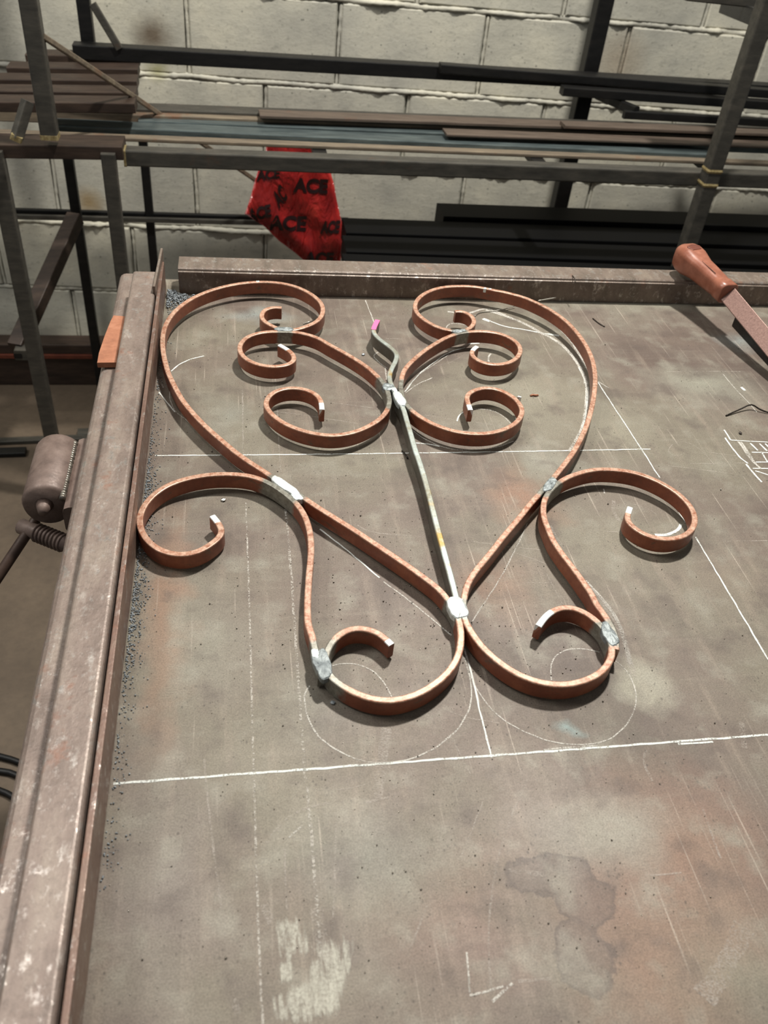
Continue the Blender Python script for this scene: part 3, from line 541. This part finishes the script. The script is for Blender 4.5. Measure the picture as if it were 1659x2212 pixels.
# weld beads
def weld(px, L, W, ang_px, mat, hgt=0.0014, seed=0, label=None, name='weld'):
    c = on_top(*px); d = on_top(px[0] + ang_px[0], px[1] + ang_px[1]) - c; d.z = 0; d.normalize(); s = Vector((-d.y, d.x, 0)); V = []; Fc = []; N, Rg = 30, 5
    z0 = c.z + BH/2 - 0.005
    for k in range(Rg + 1):
        rr = (1.0, 1.02, 0.94, 0.72, 0.42, 0.0)[k]; zz = (z0, c.z + BH/2 - 0.0002, c.z + BH/2 + hgt*0.55, c.z + BH/2 + hgt*0.9, c.z + BH/2 + hgt, c.z + BH/2 + hgt)[k]
        for j in range(N):
            a = 2*math.pi*j/N; e = 1 + 0.26 * noise.noise(Vector((math.cos(a)*1.1, math.sin(a)*1.1, seed))) + 0.08 * noise.noise(Vector((math.cos(a)*6, math.sin(a)*6, seed)))
            q = d * (L/2 * rr * e * math.copysign(abs(math.cos(a))**0.8, math.cos(a))) + s * (W/2 * rr * e * math.copysign(abs(math.sin(a))**0.8, math.sin(a)))
            V.append(Vector((c.x, c.y, 0)) + q + Vector((0, 0, zz + (0.0005 * noise.noise(Vector((q.x*400, q.y*400, seed))) if k > 1 else 0))))
    for k in range(Rg):
        for j in range(N): a = k*N + j; b = k*N + (j+1) % N; Fc.append((a, b, b+N, a+N))
    o = mesh_obj(name, V, Fc, mat, butterfly)
    if label: o['label'] = label
for i, w in enumerate((
    ((614, 711), 0.022, 0.0085, (1, 0.02), M['weld_grey'], 0.0008), ((992, 715), 0.016, 0.008, (1, -0.15), M['weld_grey'], 0.0008), ((839, 836), 0.013, 0.012, (0.4, 1), M['weld_grey'], 0.0008),
    ((863, 861), 0.030, 0.0105, (0.55, 1), M['weld_bright'], 0.0016), ((617, 1050), 0.034, 0.0095, (1, 0.72), M['weld_bright'], 0.0014), ((1187, 1048), 0.026, 0.0085, (-0.8, 1), M['weld_grey'], 0.0010),
    ((988, 1312), 0.023, 0.0145, (0.45, 1), M['weld_bright'], 0.0014), ((697, 1434), 0.026, 0.0125, (0.25, 1), M['weld_grey'], 0.0008), ((1316, 1368), 0.024, 0.010, (0.45, 1), M['weld_grey'], 0.0010),
    ((852, 842), 0.010, 0.006, (0.6, 1), M['weld_bright'], 0.0012), ((641, 1072), 0.012, 0.008, (1, 0.9), M['weld_bright'], 0.0010), ((681, 1412), 0.009, 0.006, (0.3, 1), M['weld_bright'], 0.0010))):
    weld(w[0], w[1], w[2], w[3], w[4], w[5], i * 7.3)
for i, pq in enumerate(((557, 608), (1048, 623), (1058, 624), (1122, 857))): weld(pq, 0.0045, 0.003, (1, 0.1), M['weld_bright'], 0.0006, i * 3.1, None, 'paint_nick')

# ------------------------------------------------------------------ file lying over the back rail
a = on_z(1500, 560, 0.062); b = on_z(1560, 640, 0.052)
file_ = empty('hand_file', (0.55, 0.95, 0.0), 'brown handled flat file resting across the back rail', 'file')
def handle():
    P0 = Vector(on_y(1484, 556, YB + 0.020)); P1 = Vector(on_y(1572, 634, YB - 0.075)); ax = (P1 - P0).normalized()
    side = ax.cross(Vector((0, 0, 1))).normalized(); up = side.cross(ax)
    L = (P1 - P0).length; st = [(-0.17, 0.25, 0.30), (-0.14, 0.60, 0.62), (-0.07, 0.86, 0.92), (0.03, 0.97, 1.0), (0.13, 0.98, 0.98), (0.24, 0.90, 0.86), (0.34, 0.78, 0.80), (0.55, 0.72, 0.76), (0.76, 0.66, 0.70), (0.84, 0.62, 0.66), (0.855, 0.68, 0.72), (1.0, 0.68, 0.72), (1.01, 0.62, 0.66)]
    V = []; Fc = []; prof = rrect(0.038, 0.036, 0.011, 4); n = len(prof)
    for t, kw, kh in st:
        c = P0 + ax * (L * t)
        for x, y in prof: V.append(c + side * x * kw + up * y * kh)
    for i in range(len(st) - 1):
        for j in range(n): q = i*n + j; r = i*n + (j+1) % n; Fc.append((q, r, r+n, q+n))
    Fc.append(tuple(range(n))); m = (len(st)-1)*n; Fc.append(tuple(range(m, m+n)))
    return V, Fc, P0, P1, ax, side, up, L
hv, hf, P0, P1, ax, side, hup, HL = handle()
t = NT('handle_plastic'); nn = t.noise(t.pos(), 60, 5, 0.7); t.set(Base_Color=t.ramp(nn, [(0.3, srgb(126, 74, 56)), (0.6, srgb(148, 92, 72)), (0.75, srgb(166, 108, 86))]), Roughness=t.rng(nn, 0.3, 0.7, 0.28, 0.42)); M['handle'] = t.m
hd = mesh_obj('handle', hv, hf, M['handle'], file_, True)
hole = sweep('hanging_hole', [P0 + ax * (HL * x) + hup * (0.0172 + dz) + side * sx for x, dz, sx in ((-0.03, -0.0006, 0.001), (0.05, 0.0006, 0.0), (0.13, 0.0004, -0.001))], rrect(0.021, 0.0016, 0.0007, 2), M['orange_edge'], hd, up=hup, scale=[0.6, 1, 0.7])
M['dark_line'] = NT('dark_groove').set(Base_Color=(*srgb(60, 34, 26), 1), Roughness=0.6).m
sweep('grip_line', [P0 + ax * (HL * x) + hup * 0.0139 + side * s_ for x, s_ in ((0.34, -0.003), (0.36, 0.003), (0.40, 0.0065), (0.72, 0.0065))], rrect(0.0008, 0.0008, 0.0002, 1), M['dark_line'], hd, up=hup)
blade_end = P1 + ax * 0.20
blade_end.z = max(0.013, P1.z - 0.040)
t = NT('file_blade'); nb = t.noise(t.pos(), 500, 3, 0.6); t.set(Base_Color=t.ramp(nb, [(0.3, srgb(112, 84, 76)), (0.7, srgb(140, 110, 100))]), Metallic=0.35, Roughness=0.45); t.bump(nb, 0.3, 0.0005); M['blade'] = t.m
sweep('blade', [P1 - ax * 0.004, P1 + (blade_end - P1) * 0.5, blade_end], rrect(0.0040, 0.0210, 0.0006, 2), M['blade'], file_, up=(hup * 0.72 - side * 0.70).normalized())

# dark strip under the file blade
q0 = on_z(1592, 694, 0.007); q1 = on_z(1690, 800, 0.007); o = sweep('dark_strip', [q0, q1], rrect(0.010, 0.014, 0.001, 2), M['black']); origin_to_base(o)
tag(o, 'short black strip on the table under the file blade', 'offcut')

# ------------------------------------------------------------------ wire offcuts and chips
def wire(px, z, r, mat, label, name='wire_offcut', group=None):
    P = [on_z(a, b, zz) for (a, b), zz in zip(px, z)]; P = smooth_line(P, 0.002, 0.003) if len(P) > 2 else P
    o = sweep(name, P, circ(r, 6), mat, None, smooth=True); origin_to_base(o); return tag(o, label, 'wire', group)
wire(z4((860, 430), (900, 395), (980, 380), (1180, 355), (1310, 315)), (0.001, 0.001, 0.001, 0.002, 0.003), 0.0006, M['silver'], 'bent silver wire offcut inside the top of the right wing')
wire(z6((540, 142), (640, 125), (725, 110)), (0.016, 0.017, 0.018), 0.0007, M['silver'], 'short straight wire poking out behind the right wing top')
wire(z1((1375, 478), (1490, 440)), (0.001, 0.001), 0.0006, M['silver'], 'short silver wire offcut inside the top left loop')
wire(zg((930, 540), (1100, 465), (1235, 408), (1330, 465), (1480, 520)), (0.001, 0.003, 0.006, 0.003, 0.001), 0.0009, M['wire_dark'], 'dark peaked wire offcut near the chalk grid at right')
wire(y5((205, 655), (240, 690), (258, 725)), (0.001, 0.0015, 0.001), 0.0008, M['wire_dark'], 'tiny dark wire hook left of the stem on the chalk line')
wire(zoom(1200, 480, 3.614)((130, 415), (150, 440), (155, 470)), (0.034, 0.0345, 0.032), 0.0006, M['wire_dark'], 'tiny dark wire snippet on the back rail')
wire(zoom(1200, 480, 3.614)((290, 750), (340, 790), (385, 815)), (0.001, 0.001, 0.001), 0.0006, M['wire_dark'], 'thin dark wire snippet between the right wing and back rail')
wire(z6((460, 1130), (480, 1112), (500, 1128), (540, 1125)), (0.0007, 0.0014, 0.0014, 0.0007), 0.0012, M['copper'], 'small orange curl of paint inside the right wing', 'paint_curl')
def chip(px, r, mat, label, name='metal_chip'):
    c = on_z(*px); V = []; bm = bmesh.new(); bmesh.ops.create_icosphere(bm, subdivisions=1, radius=r)
    for v in bm.verts: v.co = Vector((v.co.x * random.uniform(.7, 1.3), v.co.y * random.uniform(.7, 1.3), v.co.z * 0.5))
    mn = min(v.co.z for v in bm.verts)
    for v in bm.verts: v.co.z -= mn
    me = bpy.data.meshes.new(name); bm.to_mesh(me); bm.free(); me.materials.append(mat); o = bpy.data.objects.new(name, me); col.objects.link(o); o.location = c
    tag(o, label, 'chip')
chip((483, 1081), 0.0024, M['silver'], 'bright metal chip inside the lower left scroll')
chip((785, 767), 0.0022, M['filings'], 'grey metal chip left of the wavy stem end')
chip((1599, 937), 0.0022, M['wire_dark'], 'dark metal chip just above the chalk grid')
chip((718, 1519), 0.0020, M['filings'], 'grey slag chip beside the lower left weld')

# flat bar offcut on the table edge
P = [on_z(248, 738, 0.012), on_z(236, 800, 0.012), on_z(228, 834, 0.012)]
oc = sweep('flat_bar_offcut', [(-0.138, 0.815, 0.0145), (-0.1385, 0.835, 0.0145), (-0.1365, 0.87, 0.0145), (-0.1335, 0.905, 0.0145), (-0.1315, 0.918, 0.0145)], rrect(0.020, 0.006, 0.0008, 2), M['copper'], None); origin_to_base(oc)
tag(oc, 'orange flat bar offcut lying on the outer edge tube of the table', 'offcut')

# weld spatter balls and grinding dust
def stuff(name, pts, mat, label, sub=1, flat=1.0):
    bm = bmesh.new(); bmesh.ops.create_icosphere(bm, subdivisions=sub, radius=1.0); base = [v.co.copy() for v in bm.verts]; fs = [tuple(v.index for v in f.verts) for f in bm.faces]; bm.free()
    V = []; Fc = []
    for (x, y, z, r) in pts:
        k = len(V); V += [Vector((x + b.x * r, y + b.y * r, z + b.z * r * flat)) for b in base]; Fc += [tuple(i + k for i in f) for f in fs]
    o = mesh_obj(name, V, Fc, mat, None, True); tag(o, label, 'spatter' if 'spatter' in name else 'dust', None, 'stuff'); return o
def rnd_table(n, cx, cy, sx, sy, r0, r1):
    out = []
    while len(out) < n:
        q = on_z(random.gauss(cx, sx), random.gauss(cy, sy))
        if q.x < XL + 0.003 or q.y > YB - 0.005 or q.y < 0.05: continue
        r = 0.8 * random.uniform(r0, r1) * (0.6 + 0.8 * random.random() ** 3); out.append((q.x, q.y, r * 0.9, r))
    return out
pts = rnd_table(170, 830, 1290, 130, 110, 0.0005, 0.0009) + rnd_table(420, 850, 1450, 420, 360, 0.0004, 0.0008) + rnd_table(90, 1130, 1400, 120, 90, 0.0005, 0.0009) + rnd_table(110, 420, 800, 220, 200, 0.0005, 0.0009) + rnd_table(160, 1150, 1800, 350, 250, 0.0004, 0.0007) + rnd_table(80, 1350, 900, 220, 200, 0.0005, 0.0009)
stuff('weld_spatter', pts, M['spatter'], 'tiny weld spatter balls scattered over the table')
pts = []
for _ in range(1500):
    y = random.choice((random.uniform(0.25, 0.9), random.gauss(0.47, 0.04), random.gauss(0.60, 0.05))); d = random.expovariate(1/0.0035)
    if y < 0.2 or y > 0.98: continue
    r = random.uniform(0.0003, 0.0008); pts.append((XL + 0.001 + d, y, r * 0.8, r))
for _ in range(700):
    a_ = random.expovariate(1/0.014); b_ = random.expovariate(1/0.014)
    if a_ + b_ > 0.06: continue
    hh = max(0, 0.006 - 0.12 * (a_ + b_)); r = random.uniform(0.0006, 0.0014); pts.append((XL + 0.002 + a_, YB - 0.003 - b_ + 0.006 * (a_ < 0.012), r * 0.6 + random.random() * hh, r))
stuff('grinding_dust', pts, M['filings'], 'grey grinding dust piled along the left rail', 1, 0.8)
pts = rnd_table(900, 800, 1800, 420, 330, 0.00018, 0.0004)
stuff('bright_spatter', pts, M['silver'], 'bright specks of metal on the near part of the table', 1, 0.7)

# ------------------------------------------------------------------ vise on the table edge
vise = empty('screw_vise', (-0.185, 0.70, -0.09), 'rusty screw vise with a round barrel welded to the table edge', 'vise')
vc = Vector((-0.183, 0, -0.042)); R_ = 0.0235
barrel = sweep('barrel', [(vc.x, 0.652, vc.z), (vc.x, 0.657, vc.z), (vc.x, 0.735, vc.z), (vc.x, 0.738, vc.z)], circ(R_, 28), M['vise'], vise, smooth=True, scale=[0.9, 1, 1, 0.96])
sweep('end_nub', [(vc.x - 0.002, 0.653, vc.z + 0.002), (vc.x - 0.002, 0.645, vc.z + 0.002), (vc.x - 0.002, 0.640, vc.z + 0.002)], circ(0.0058, 14), M['vise'], barrel, smooth=True, scale=[1.5, 1, 0.7])
box('mounting_plate', (-0.166, 0.635, -0.062), (-0.1475, 0.745, -0.030), M['vise'], vise, 0.006)
Vv = []; parts = []
for k in range(26):
    y = 0.648 + 0.085 * k / 25; parts.append(sweep_geo([(-0.1665, y - 0.002, -0.0285), (-0.1665, y + 0.002, -0.0285)], circ(0.0028 + 0.0006 * random.random(), 8)))
mesh_obj('weld_bead', *join_geo(parts), M['bead'], barrel, True)
s0 = on_z(44, 1136, -0.075); s1 = on_z(180, 1190, -0.075)
d_ = (s1 - s0).normalized()
spin = sweep('spindle', [s0, s0 + d_ * 0.001, s1], circ(0.0078, 16), M['vise'], vise, smooth=True, scale=[0.9, 1, 1])
parts = []
for k in range(8):
    c = s0 + d_ * (0.021 + 0.0042 * k); parts.append(sweep_geo([c - d_ * 0.0012, c, c + d_ * 0.0012], circ(0.0098, 16), scale=[0.88, 1, 0.88]))
mesh_obj('thread', *join_geo(parts), M['vise'], spin, True)
h0 = s0 + d_ * 0.011; hd_ = (on_z(-40, 1300, -0.11) - h0).normalized()
sweep('handle_bar', [h0 - hd_ * 0.011, h0 - hd_ * 0.009, h0 + hd_ * 0.20], circ(0.0052, 12), M['rust_dark'], vise, smooth=True)

# ------------------------------------------------------------------ storage rack behind
rack = empty('storage_rack', (0.3, 2.0, FLOOR), 'welded steel storage rack holding long bars along the block wall', 'rack')
FY, BY = 1.75, 2.28
def post(x, y, z0, z1, s, mat, name='post'): return box(name, (x - s/2, y, z0), (x + s/2, y + s, z1), mat, rack, 0.003)
def wbar(name, p, q, w, h, mat, parent=None, r=0.002): return sweep(name, [p, q], rrect(w, h, min(r, w/3, h/3), 2), mat, parent)
def px_of(px, py, y): return on_y(px, py, y)
ztop = 0.75
p = px_of(103, 303, FY); zplate = p.z
pl = post(px_of(82, 150, FY).x, FY, zplate, ztop, 0.031, M['dark'])
sweep('weld_scale', [(px_of(82, 150, FY).x, FY + 0.0155, zplate - 0.0004), (px_of(82, 150, FY).x, FY + 0.0155, zplate + 0.008)], rrect(0.0325, 0.0325, 0.003, 2), M['yellow'], pl, up=Vector((0, 1, 0)))
xr = px_of(1553, 350, FY).x
prr = post(xr, FY, FLOOR, ztop, 0.033, M['dark'])
for dy in (372, 402):
    c = px_of(1556 - (dy - 372) * 0.33, dy, FY); sweep('weld_scale', [(xr, FY + 0.0165, c.z - 0.004), (xr, FY + 0.0165, c.z), (xr, FY + 0.0165, c.z + 0.004)], rrect(0.036, 0.036, 0.004, 2), M['yellow'], prr, up=Vector((0, 1, 0)), scale=[0.93, 1, 0.93])
post(px_of(1303, 40, BY).x, BY, FLOOR, ztop, 0.040, M['black'])
post(px_of(54, 675, FY).x, FY, FLOOR, px_of(0, 330, FY).z, 0.030, M['dark'])
post(px_of(249, 480, FY).x, FY, FLOOR, px_of(235, 335, FY).z, 0.027, M['dark'])
post(px_of(176, 550, 2.2).x, 2.2, FLOOR, px_of(150, 320, 2.2).z, 0.024, M['black'])
post(px_of(321, 450, 2.3).x, 2.3, FLOOR, px_of(300, 236, 2.3).z, 0.022, M['black'])
post(px_of(184, 50, 2.27).x, 2.27, px_of(186, 110, 2.27).z, ztop, 0.030, M['black'])
wbar('brace', px_of(200, 8, 2.22), px_of(258, 105, 2.22), 0.012, 0.016, M['dark'], rack)
wbar('brace', px_of(92, 78, FY + 0.02), px_of(300, 216, 1.98), 0.010, 0.010, M['tan'], rack)
wbar('brace', px_of(300, 216, 1.98), px_of(560, 395, 2.28), 0.010, 0.010, M['tan'], rack)
wbar('brace', px_of(163, 470, 2.17), px_of(36, 752, 1.83), 0.034, 0.034, M['brown'], rack)
wbar('foot_tube', px_of(46, 768, 1.80) + Vector((0, 0.03, 0)), px_of(46, 768, 1.80), 0.030, 0.024, M['dark'], rack)
wbar('foot_opening', px_of(39, 769, 1.80) + Vector((0, 0.004, 0)), px_of(39, 769, 1.80) + Vector((0, -0.0005, 0)), 0.018, 0.012, M['black'], rack)
# front beam and its shelf plate at left
fb0 = px_of(268, 342, FY + 0.035); fb1 = px_of(1659, 383, FY + 0.035)
fbz = fb0.z
fbm = wbar('front_beam', Vector((fb0.x, FY + 0.05, fbz)), Vector((2.2, FY + 0.05, fb1.z - 0.004)), 0.034, 0.031, M['dark'], rack, 0.003)
sweep('weld_scale', [(fb0.x - 0.001, FY + 0.05, fbz), (fb0.x + 0.004, FY + 0.05, fbz)], rrect(0.036, 0.033, 0.003, 2), M['yellow'], fbm)
wbar('shelf_plate', px_of(-300, 312, FY + 0.03) + Vector((0, 0.02, -0.004)), px_of(266, 322, FY + 0.03) + Vector((0, 0.02, -0.004)), 0.07, 0.026, M['brown'], rack)
# shelf cross arms under the bar bundle
SZ = fbz - 0.005
for px_ in (700, 1200, 1600): 
    x = px_of(px_, 345, FY + 0.05).x; box('cross_arm', (x - 0.015, FY + 0.07, SZ - 0.014), (x + 0.015, 2.12, SZ), M['black'], rack)
# leaning stub at far left
stb = wbar('stub', px_of(60, 218, 1.72), px_of(36, 298, 1.70), 0.018, 0.018, M['dark'], rack); wbar('weld_scale', px_of(38, 291, 1.70), px_of(35, 302, 1.70), 0.020, 0.020, M['yellow'], stb)
# horizontal pipes low at left
wbar('rail', px_of(-40, 454, 2.31), px_of(752, 477, 2.31), 0.014, 0.015, M['black'], rack); wbar('rail', px_of(-40, 466, 2.29), px_of(570, 481, 2.29), 0.010, 0.013, M['dark'], rack)
# sill on the floor in front of the wall
sz0 = px_of(0, 742, 2.32); box('floor_beam', (-1.6, 2.30, FLOOR), (0.2, 2.36, px_of(100, 745, 2.30).z), M['brown'], rack, 0.003); box('floor_beam_lip', (-1.6, 2.292, px_of(100, 776, 2.29).z), (0.2, 2.2995, px_of(100, 768, 2.29).z), M['orange_edge'], rack, 0.001)
# upper frame at the top right
wbar('cross_beam', px_of(1480, -14, 1.9), px_of(1760, 16, 1.9), 0.03, 0.022, M['dark'], rack)
wbar('cross_beam', px_of(1570, 14, 2.2), px_of(1640, 38, FY + 0.03), 0.03, 0.03, M['black'], rack)
wbar('bracket', px_of(1292, 205, 2.24), px_of(1375, 240, 2.10), 0.016, 0.020, M['black'], rack); wbar('bracket', px_of(1347, 247, 2.10), px_of(1720, 268, 2.10), 0.016, 0.018, M['black'], rack)

# stock lying on the rack: every bar is its own thing
def stock(name, p, q, w, h, mat, label, cat='bar', group='bars stored on the rack'):
    o = sweep(name, [p, p.lerp(q, 0.5), q], rrect(w, h, min(0.002, h/3, w/3), 2), mat); origin_to_base(o); tag(o, label, cat, group); return o
def lay(px0, py0, px1, py1, z, ext=0.0):
    a_ = on_z(px0, py0, z); b_ = on_z(px1, py1, z); b_ = b_ + (b_ - a_).normalized() * ext; return a_, b_
zc = SZ
def row(name, y830, slope, x0, x1, zoff, w, h, mat, label):
    a_ = on_z(x0, y830 + slope * (x0 - 830), SZ + zoff + h/2); b_ = on_z(x1, y830 + slope * (x1 - 830), SZ + zoff + h/2)
    if x1 > 1640: b_ = b_ + (b_ - a_).normalized() * 0.4
    stock(name, a_, b_, w, h, mat, label)
row('steel_flat_bar', 320, 0.040, -20, 1659, 0.0, 0.026, 0.008, M['tan'], 'thin tan bar lying nearest the front beam of the rack')
row('steel_channel', 303, 0.045, 100, 1530, 0.0, 0.050, 0.016, M['blue'], 'wide blue-grey channel bar lying second from the front beam')
row('steel_flat_bar', 287, 0.040, 300, 1659, 0.0, 0.030, 0.018, M['blue'], 'narrow blue-grey bar with pale edge in the middle of the bundle')
row('steel_angle', 276, 0.036, -20, 1659, 0.0, 0.024, 0.024, M['tan'], 'long tan rusted bar lying in the middle of the bundle')
row('steel_flat_bar', 263, 0.036, 130, 1659, 0.0, 0.050, 0.030, M['dark'], 'dark grey bar at the back of the bundle, ending near the brown sheets')
row('steel_flat_bar', 256, 0.036, 560, 1659, 0.0305, 0.046, 0.008, M['rustbar'], 'brown rusted bar stacked on top of the dark grey bar')
row('steel_flat_bar', 254, 0.040, 1215, 1659, 0.039, 0.036, 0.008, M['rustbar'], 'short rusted strip on top at the right end of the bundle')
row('steel_flat_bar', 281, 0.038, 960, 1659, 0.0245, 0.044, 0.006, M['rustbar'], 'rust brown strip lying in the right half of the bundle')
# upper level: black bars
stock('black_bar', px_of(160, 108, 2.24), px_of(1800, 203, 2.24), 0.04, 0.030, M['black'], 'longest black bar on the upper arms of the rack')
stock('black_bar', px_of(950, 146, 2.20), px_of(1800, 212, 2.20), 0.03, 0.020, M['black'], 'black bar ending mid wall on the upper arms of the rack')
stock('black_bar', px_of(1213, 195, 2.16), px_of(1800, 236, 2.16), 0.03, 0.020, M['black'], 'shortest black bar on the upper arms at the right')
# brown sheets at left
def sheet(px0, px1, py, y, h, label):
    a_ = px_of(px0, py, y); b_ = px_of(px1, py + 4, y); stock('brown_channel', a_, b_, 0.055, h, M['brown'], label, 'channel', 'brown channels on the left of the rack')
sheet(60, 303, 122, 2.26, 0.020, 'topmost and rearmost brown channel at the left of the rack')
sheet(20, 300, 148, 2.18, 0.018, 'second brown channel from the wall at the left of the rack')
sheet(-30, 298, 173, 2.10, 0.018, 'third brown channel from the wall at the left of the rack')
sheet(-60, 296, 198, 2.02, 0.018, 'fourth brown channel from the wall at the left of the rack')
sheet(-90, 294, 222, 1.94, 0.020, 'frontmost brown channel at the left of the rack')
# lower level: dark stacked beams behind the table
stock('dark_beam', px_of(948, 474, 2.05), px_of(1900, 505, 2.05), 0.09, 0.05, M['shade_black'], 'upper black beam of the low stack behind the table', 'beam', 'dark beams behind the table')
stock('dark_beam', px_of(742, 508, 1.95), px_of(1900, 545, 1.95), 0.09, 0.05, M['shade_black'], 'longest black beam of the low stack behind the table', 'beam', 'dark beams behind the table')
stock('dark_beam', px_of(742, 548, 1.84), px_of(1900, 585, 1.84), 0.09, 0.05, M['shade_black'], 'lowest black beam of the stack just above the back rail', 'beam', 'dark beams behind the table')
stock('dark_beam', px_of(742, 590, 1.72), px_of(1900, 630, 1.72), 0.09, 0.05, M['shade_black'], 'black beam of the low stack mostly hidden by the back rail', 'beam', 'dark beams behind the table')

# ------------------------------------------------------------------ red plastic bag hung on the rack
def bag_material():
    t = NT('red_plastic'); n = t.noise(t.pos(), 18, 4, 0.6)
    t.set(Base_Color=t.ramp(n, [(0.3, srgb(104, 18, 20)), (0.55, srgb(148, 32, 30)), (0.75, srgb(176, 50, 42))]), Roughness=0.25); t.b.inputs['Transmission Weight'].default_value = 0.0
    t.bump(t.noise(t.mapping(t.pos(), scale=(2.2, 1, 0.8), rot=(0, 0.4, 0)), 16, 3, 0.5, 1.2), 0.6, 0.02); return t.m
M['bag'] = bag_material()
bag = empty('plastic_bag', tuple(px_of(650, 585, 2.24)), 'red plastic shopping bag with black letters hanging below the bars', 'bag')
rows = [(236, 632, 672), (260, 600, 690), (300, 578, 694), (330, 573, 698), (372, 556, 714), (400, 548, 722), (430, 540, 727), (462, 529, 734), (490, 572, 741), (520, 602, 748), (545, 636, 741), (562, 656, 735), (585, 680, 728)]
GY = 2.24; NU = 22
def bag_pt(i, u, side_):
    py, xa, xb = rows[i]; px = xa + (xb - xa) * u
    fold = 0.012 * math.sin(u * 9 + i * 0.35) + 0.010 * noise.noise(Vector((u * 3.5, i * 0.45, 2))) + 0.008 * abs(math.sin(u * 5 - i * 0.5))
    prof_ = math.sin(math.pi * min(1, max(0, u))) ** 0.6
    flat = 0.25 if i < 4 else 1.0
    return on_y(px, py, GY + side_ * 0.022 * prof_ * flat + fold * flat * prof_)
V = []; Fc = []
for sd in (-1, 1):
    for i in range(len(rows)):
        for k in range(NU + 1): V.append(bag_pt(i, k / NU, sd))
n1_ = NU + 1; tot = len(rows) * n1_
for sd in (0, 1):
    for i in range(len(rows) - 1):
        for k in range(NU): a_ = sd*tot + i*n1_ + k; Fc.append((a_, a_+1, a_+n1_+1, a_+n1_))
for i in range(len(rows) - 1):
    for k in (0, NU): a_ = i*n1_ + k; Fc.append((a_, a_+n1_, tot+a_+n1_, tot+a_))
for k in range(NU):
    for i in (0, len(rows) - 1): a_ = i*n1_ + k; Fc.append((a_, a_+1, tot+a_+1, tot+a_))
body = mesh_obj('bag_body', V, Fc, M['bag'], bag, True)
M['ink'] = NT('black_ink').set(Base_Color=(*srgb(34, 16, 16), 1), Roughness=0.3).m
def lettering(txt, px, py, hgt_px, sx, shear, rot):
    c = bpy.data.curves.new('lettering', 'FONT'); c.body = txt; c.size = 1.0; c.offset = 0.05; c.align_x = 'CENTER'; c.align_y = 'CENTER'
    o = bpy.data.objects.new('tmp', c); col.objects.link(o); dg = bpy.context.evaluated_depsgraph_get(); dg.update()
    me = bpy.data.meshes.new_from_object(o.evaluated_get(dg)); bpy.data.objects.remove(o)
    bm = bmesh.new(); bm.from_mesh(me); bmesh.ops.triangulate(bm, faces=bm.faces); bmesh.ops.subdivide_edges(bm, edges=[e for e in bm.edges if e.calc_length() > 0.15], cuts=2)
    ca, sa = math.cos(rot), math.sin(rot); out = []
    for v in bm.verts:
        x = v.co.x * sx * hgt_px * 1.6 + v.co.y * shear * hgt_px; y = v.co.y * hgt_px * 1.6
        X = px + x * ca - y * sa; Yp = py - (x * sa + y * ca)
        # lay each letter on the bag's front skin
        i = 0
        while i < len(rows) - 2 and rows[i+1][0] < Yp: i += 1
        f = min(1, max(0, (Yp - rows[i][0]) / (rows[i+1][0] - rows[i][0]))); xa = rows[i][1]*(1-f) + rows[i+1][1]*f; xb = rows[i][2]*(1-f) + rows[i+1][2]*f
        u = min(0.985, max(0.015, (X - xa) / (xb - xa))); X = xa + u * (xb - xa)
        yy = bag_pt(i, u, -1).y * (1 - f) + bag_pt(i + 1, u, -1).y * f
        v.co = on_y(X, Yp, yy - 0.0022)
    bm.to_mesh(me); bm.free(); me.materials.clear(); me.materials.append(M['ink'])
    q = bpy.data.objects.new('lettering', me); col.objects.link(q); q.parent = body
lettering('ACE', 622, 484, 26, 1.0, 0.10, -0.02); lettering('ACE', 561, 462, 22, 0.75, 0.25, 0.25); lettering('ACE', 672, 403, 25, 0.95, 0.05, -0.05); lettering('ACE', 714, 492, 22, 0.6, 0.35, 0.05); lettering('ACE', 580, 378, 18, 0.9, 0.2, 0.1); lettering('AC', 606, 425, 26, 0.5, 0.7, 0.9); lettering('ACE', 690, 560, 22, 0.9, 0.1, -0.03)

# ------------------------------------------------------------------ things on the floor at left
def floor_bar(px0, py0, px1, py1, w, h, mat, name, label):
    a_ = on_z(px0, py0, FLOOR + h/2); b_ = on_z(px1, py1, FLOOR + h/2)
    o = sweep(name, [a_, b_], rrect(w, h, 0.002, 2), mat); origin_to_base(o); tag(o, label, 'bar', 'bars on the floor')
floor_bar(-40, 955, 215, 945, 0.022, 0.012, M['dark'], 'floor_bar', 'longest grey bar lying on the floor left of the table')
floor_bar(168, 936, 215, 934, 0.030, 0.014, M['dark'], 'floor_bar', 'short grey block on the floor close to the table edge')
floor_bar(-60, 980, 56, 976, 0.030, 0.014, M['black'], 'floor_bar', 'black bar lying on the floor at the left edge')
for i, (a_, b_, c_, lab) in enumerate((((-30, 1630), (20, 1636), (70, 1660), 'uppermost black cable on the floor at left'), ((-30, 1668), (15, 1660), (60, 1690), 'middle black cable crossing the floor at left'), ((-30, 1700), (20, 1712), (50, 1740), 'lowest black cable loop on the floor at left'))):
    P = smooth_line([on_z(*q, FLOOR + 0.006) for q in (a_, b_, c_)], 0.02, 0.02); o = sweep('floor_cable', P, circ(0.006, 8), M['black'], None, smooth=True); origin_to_base(o); tag(o, lab, 'cable', 'cables on the floor')
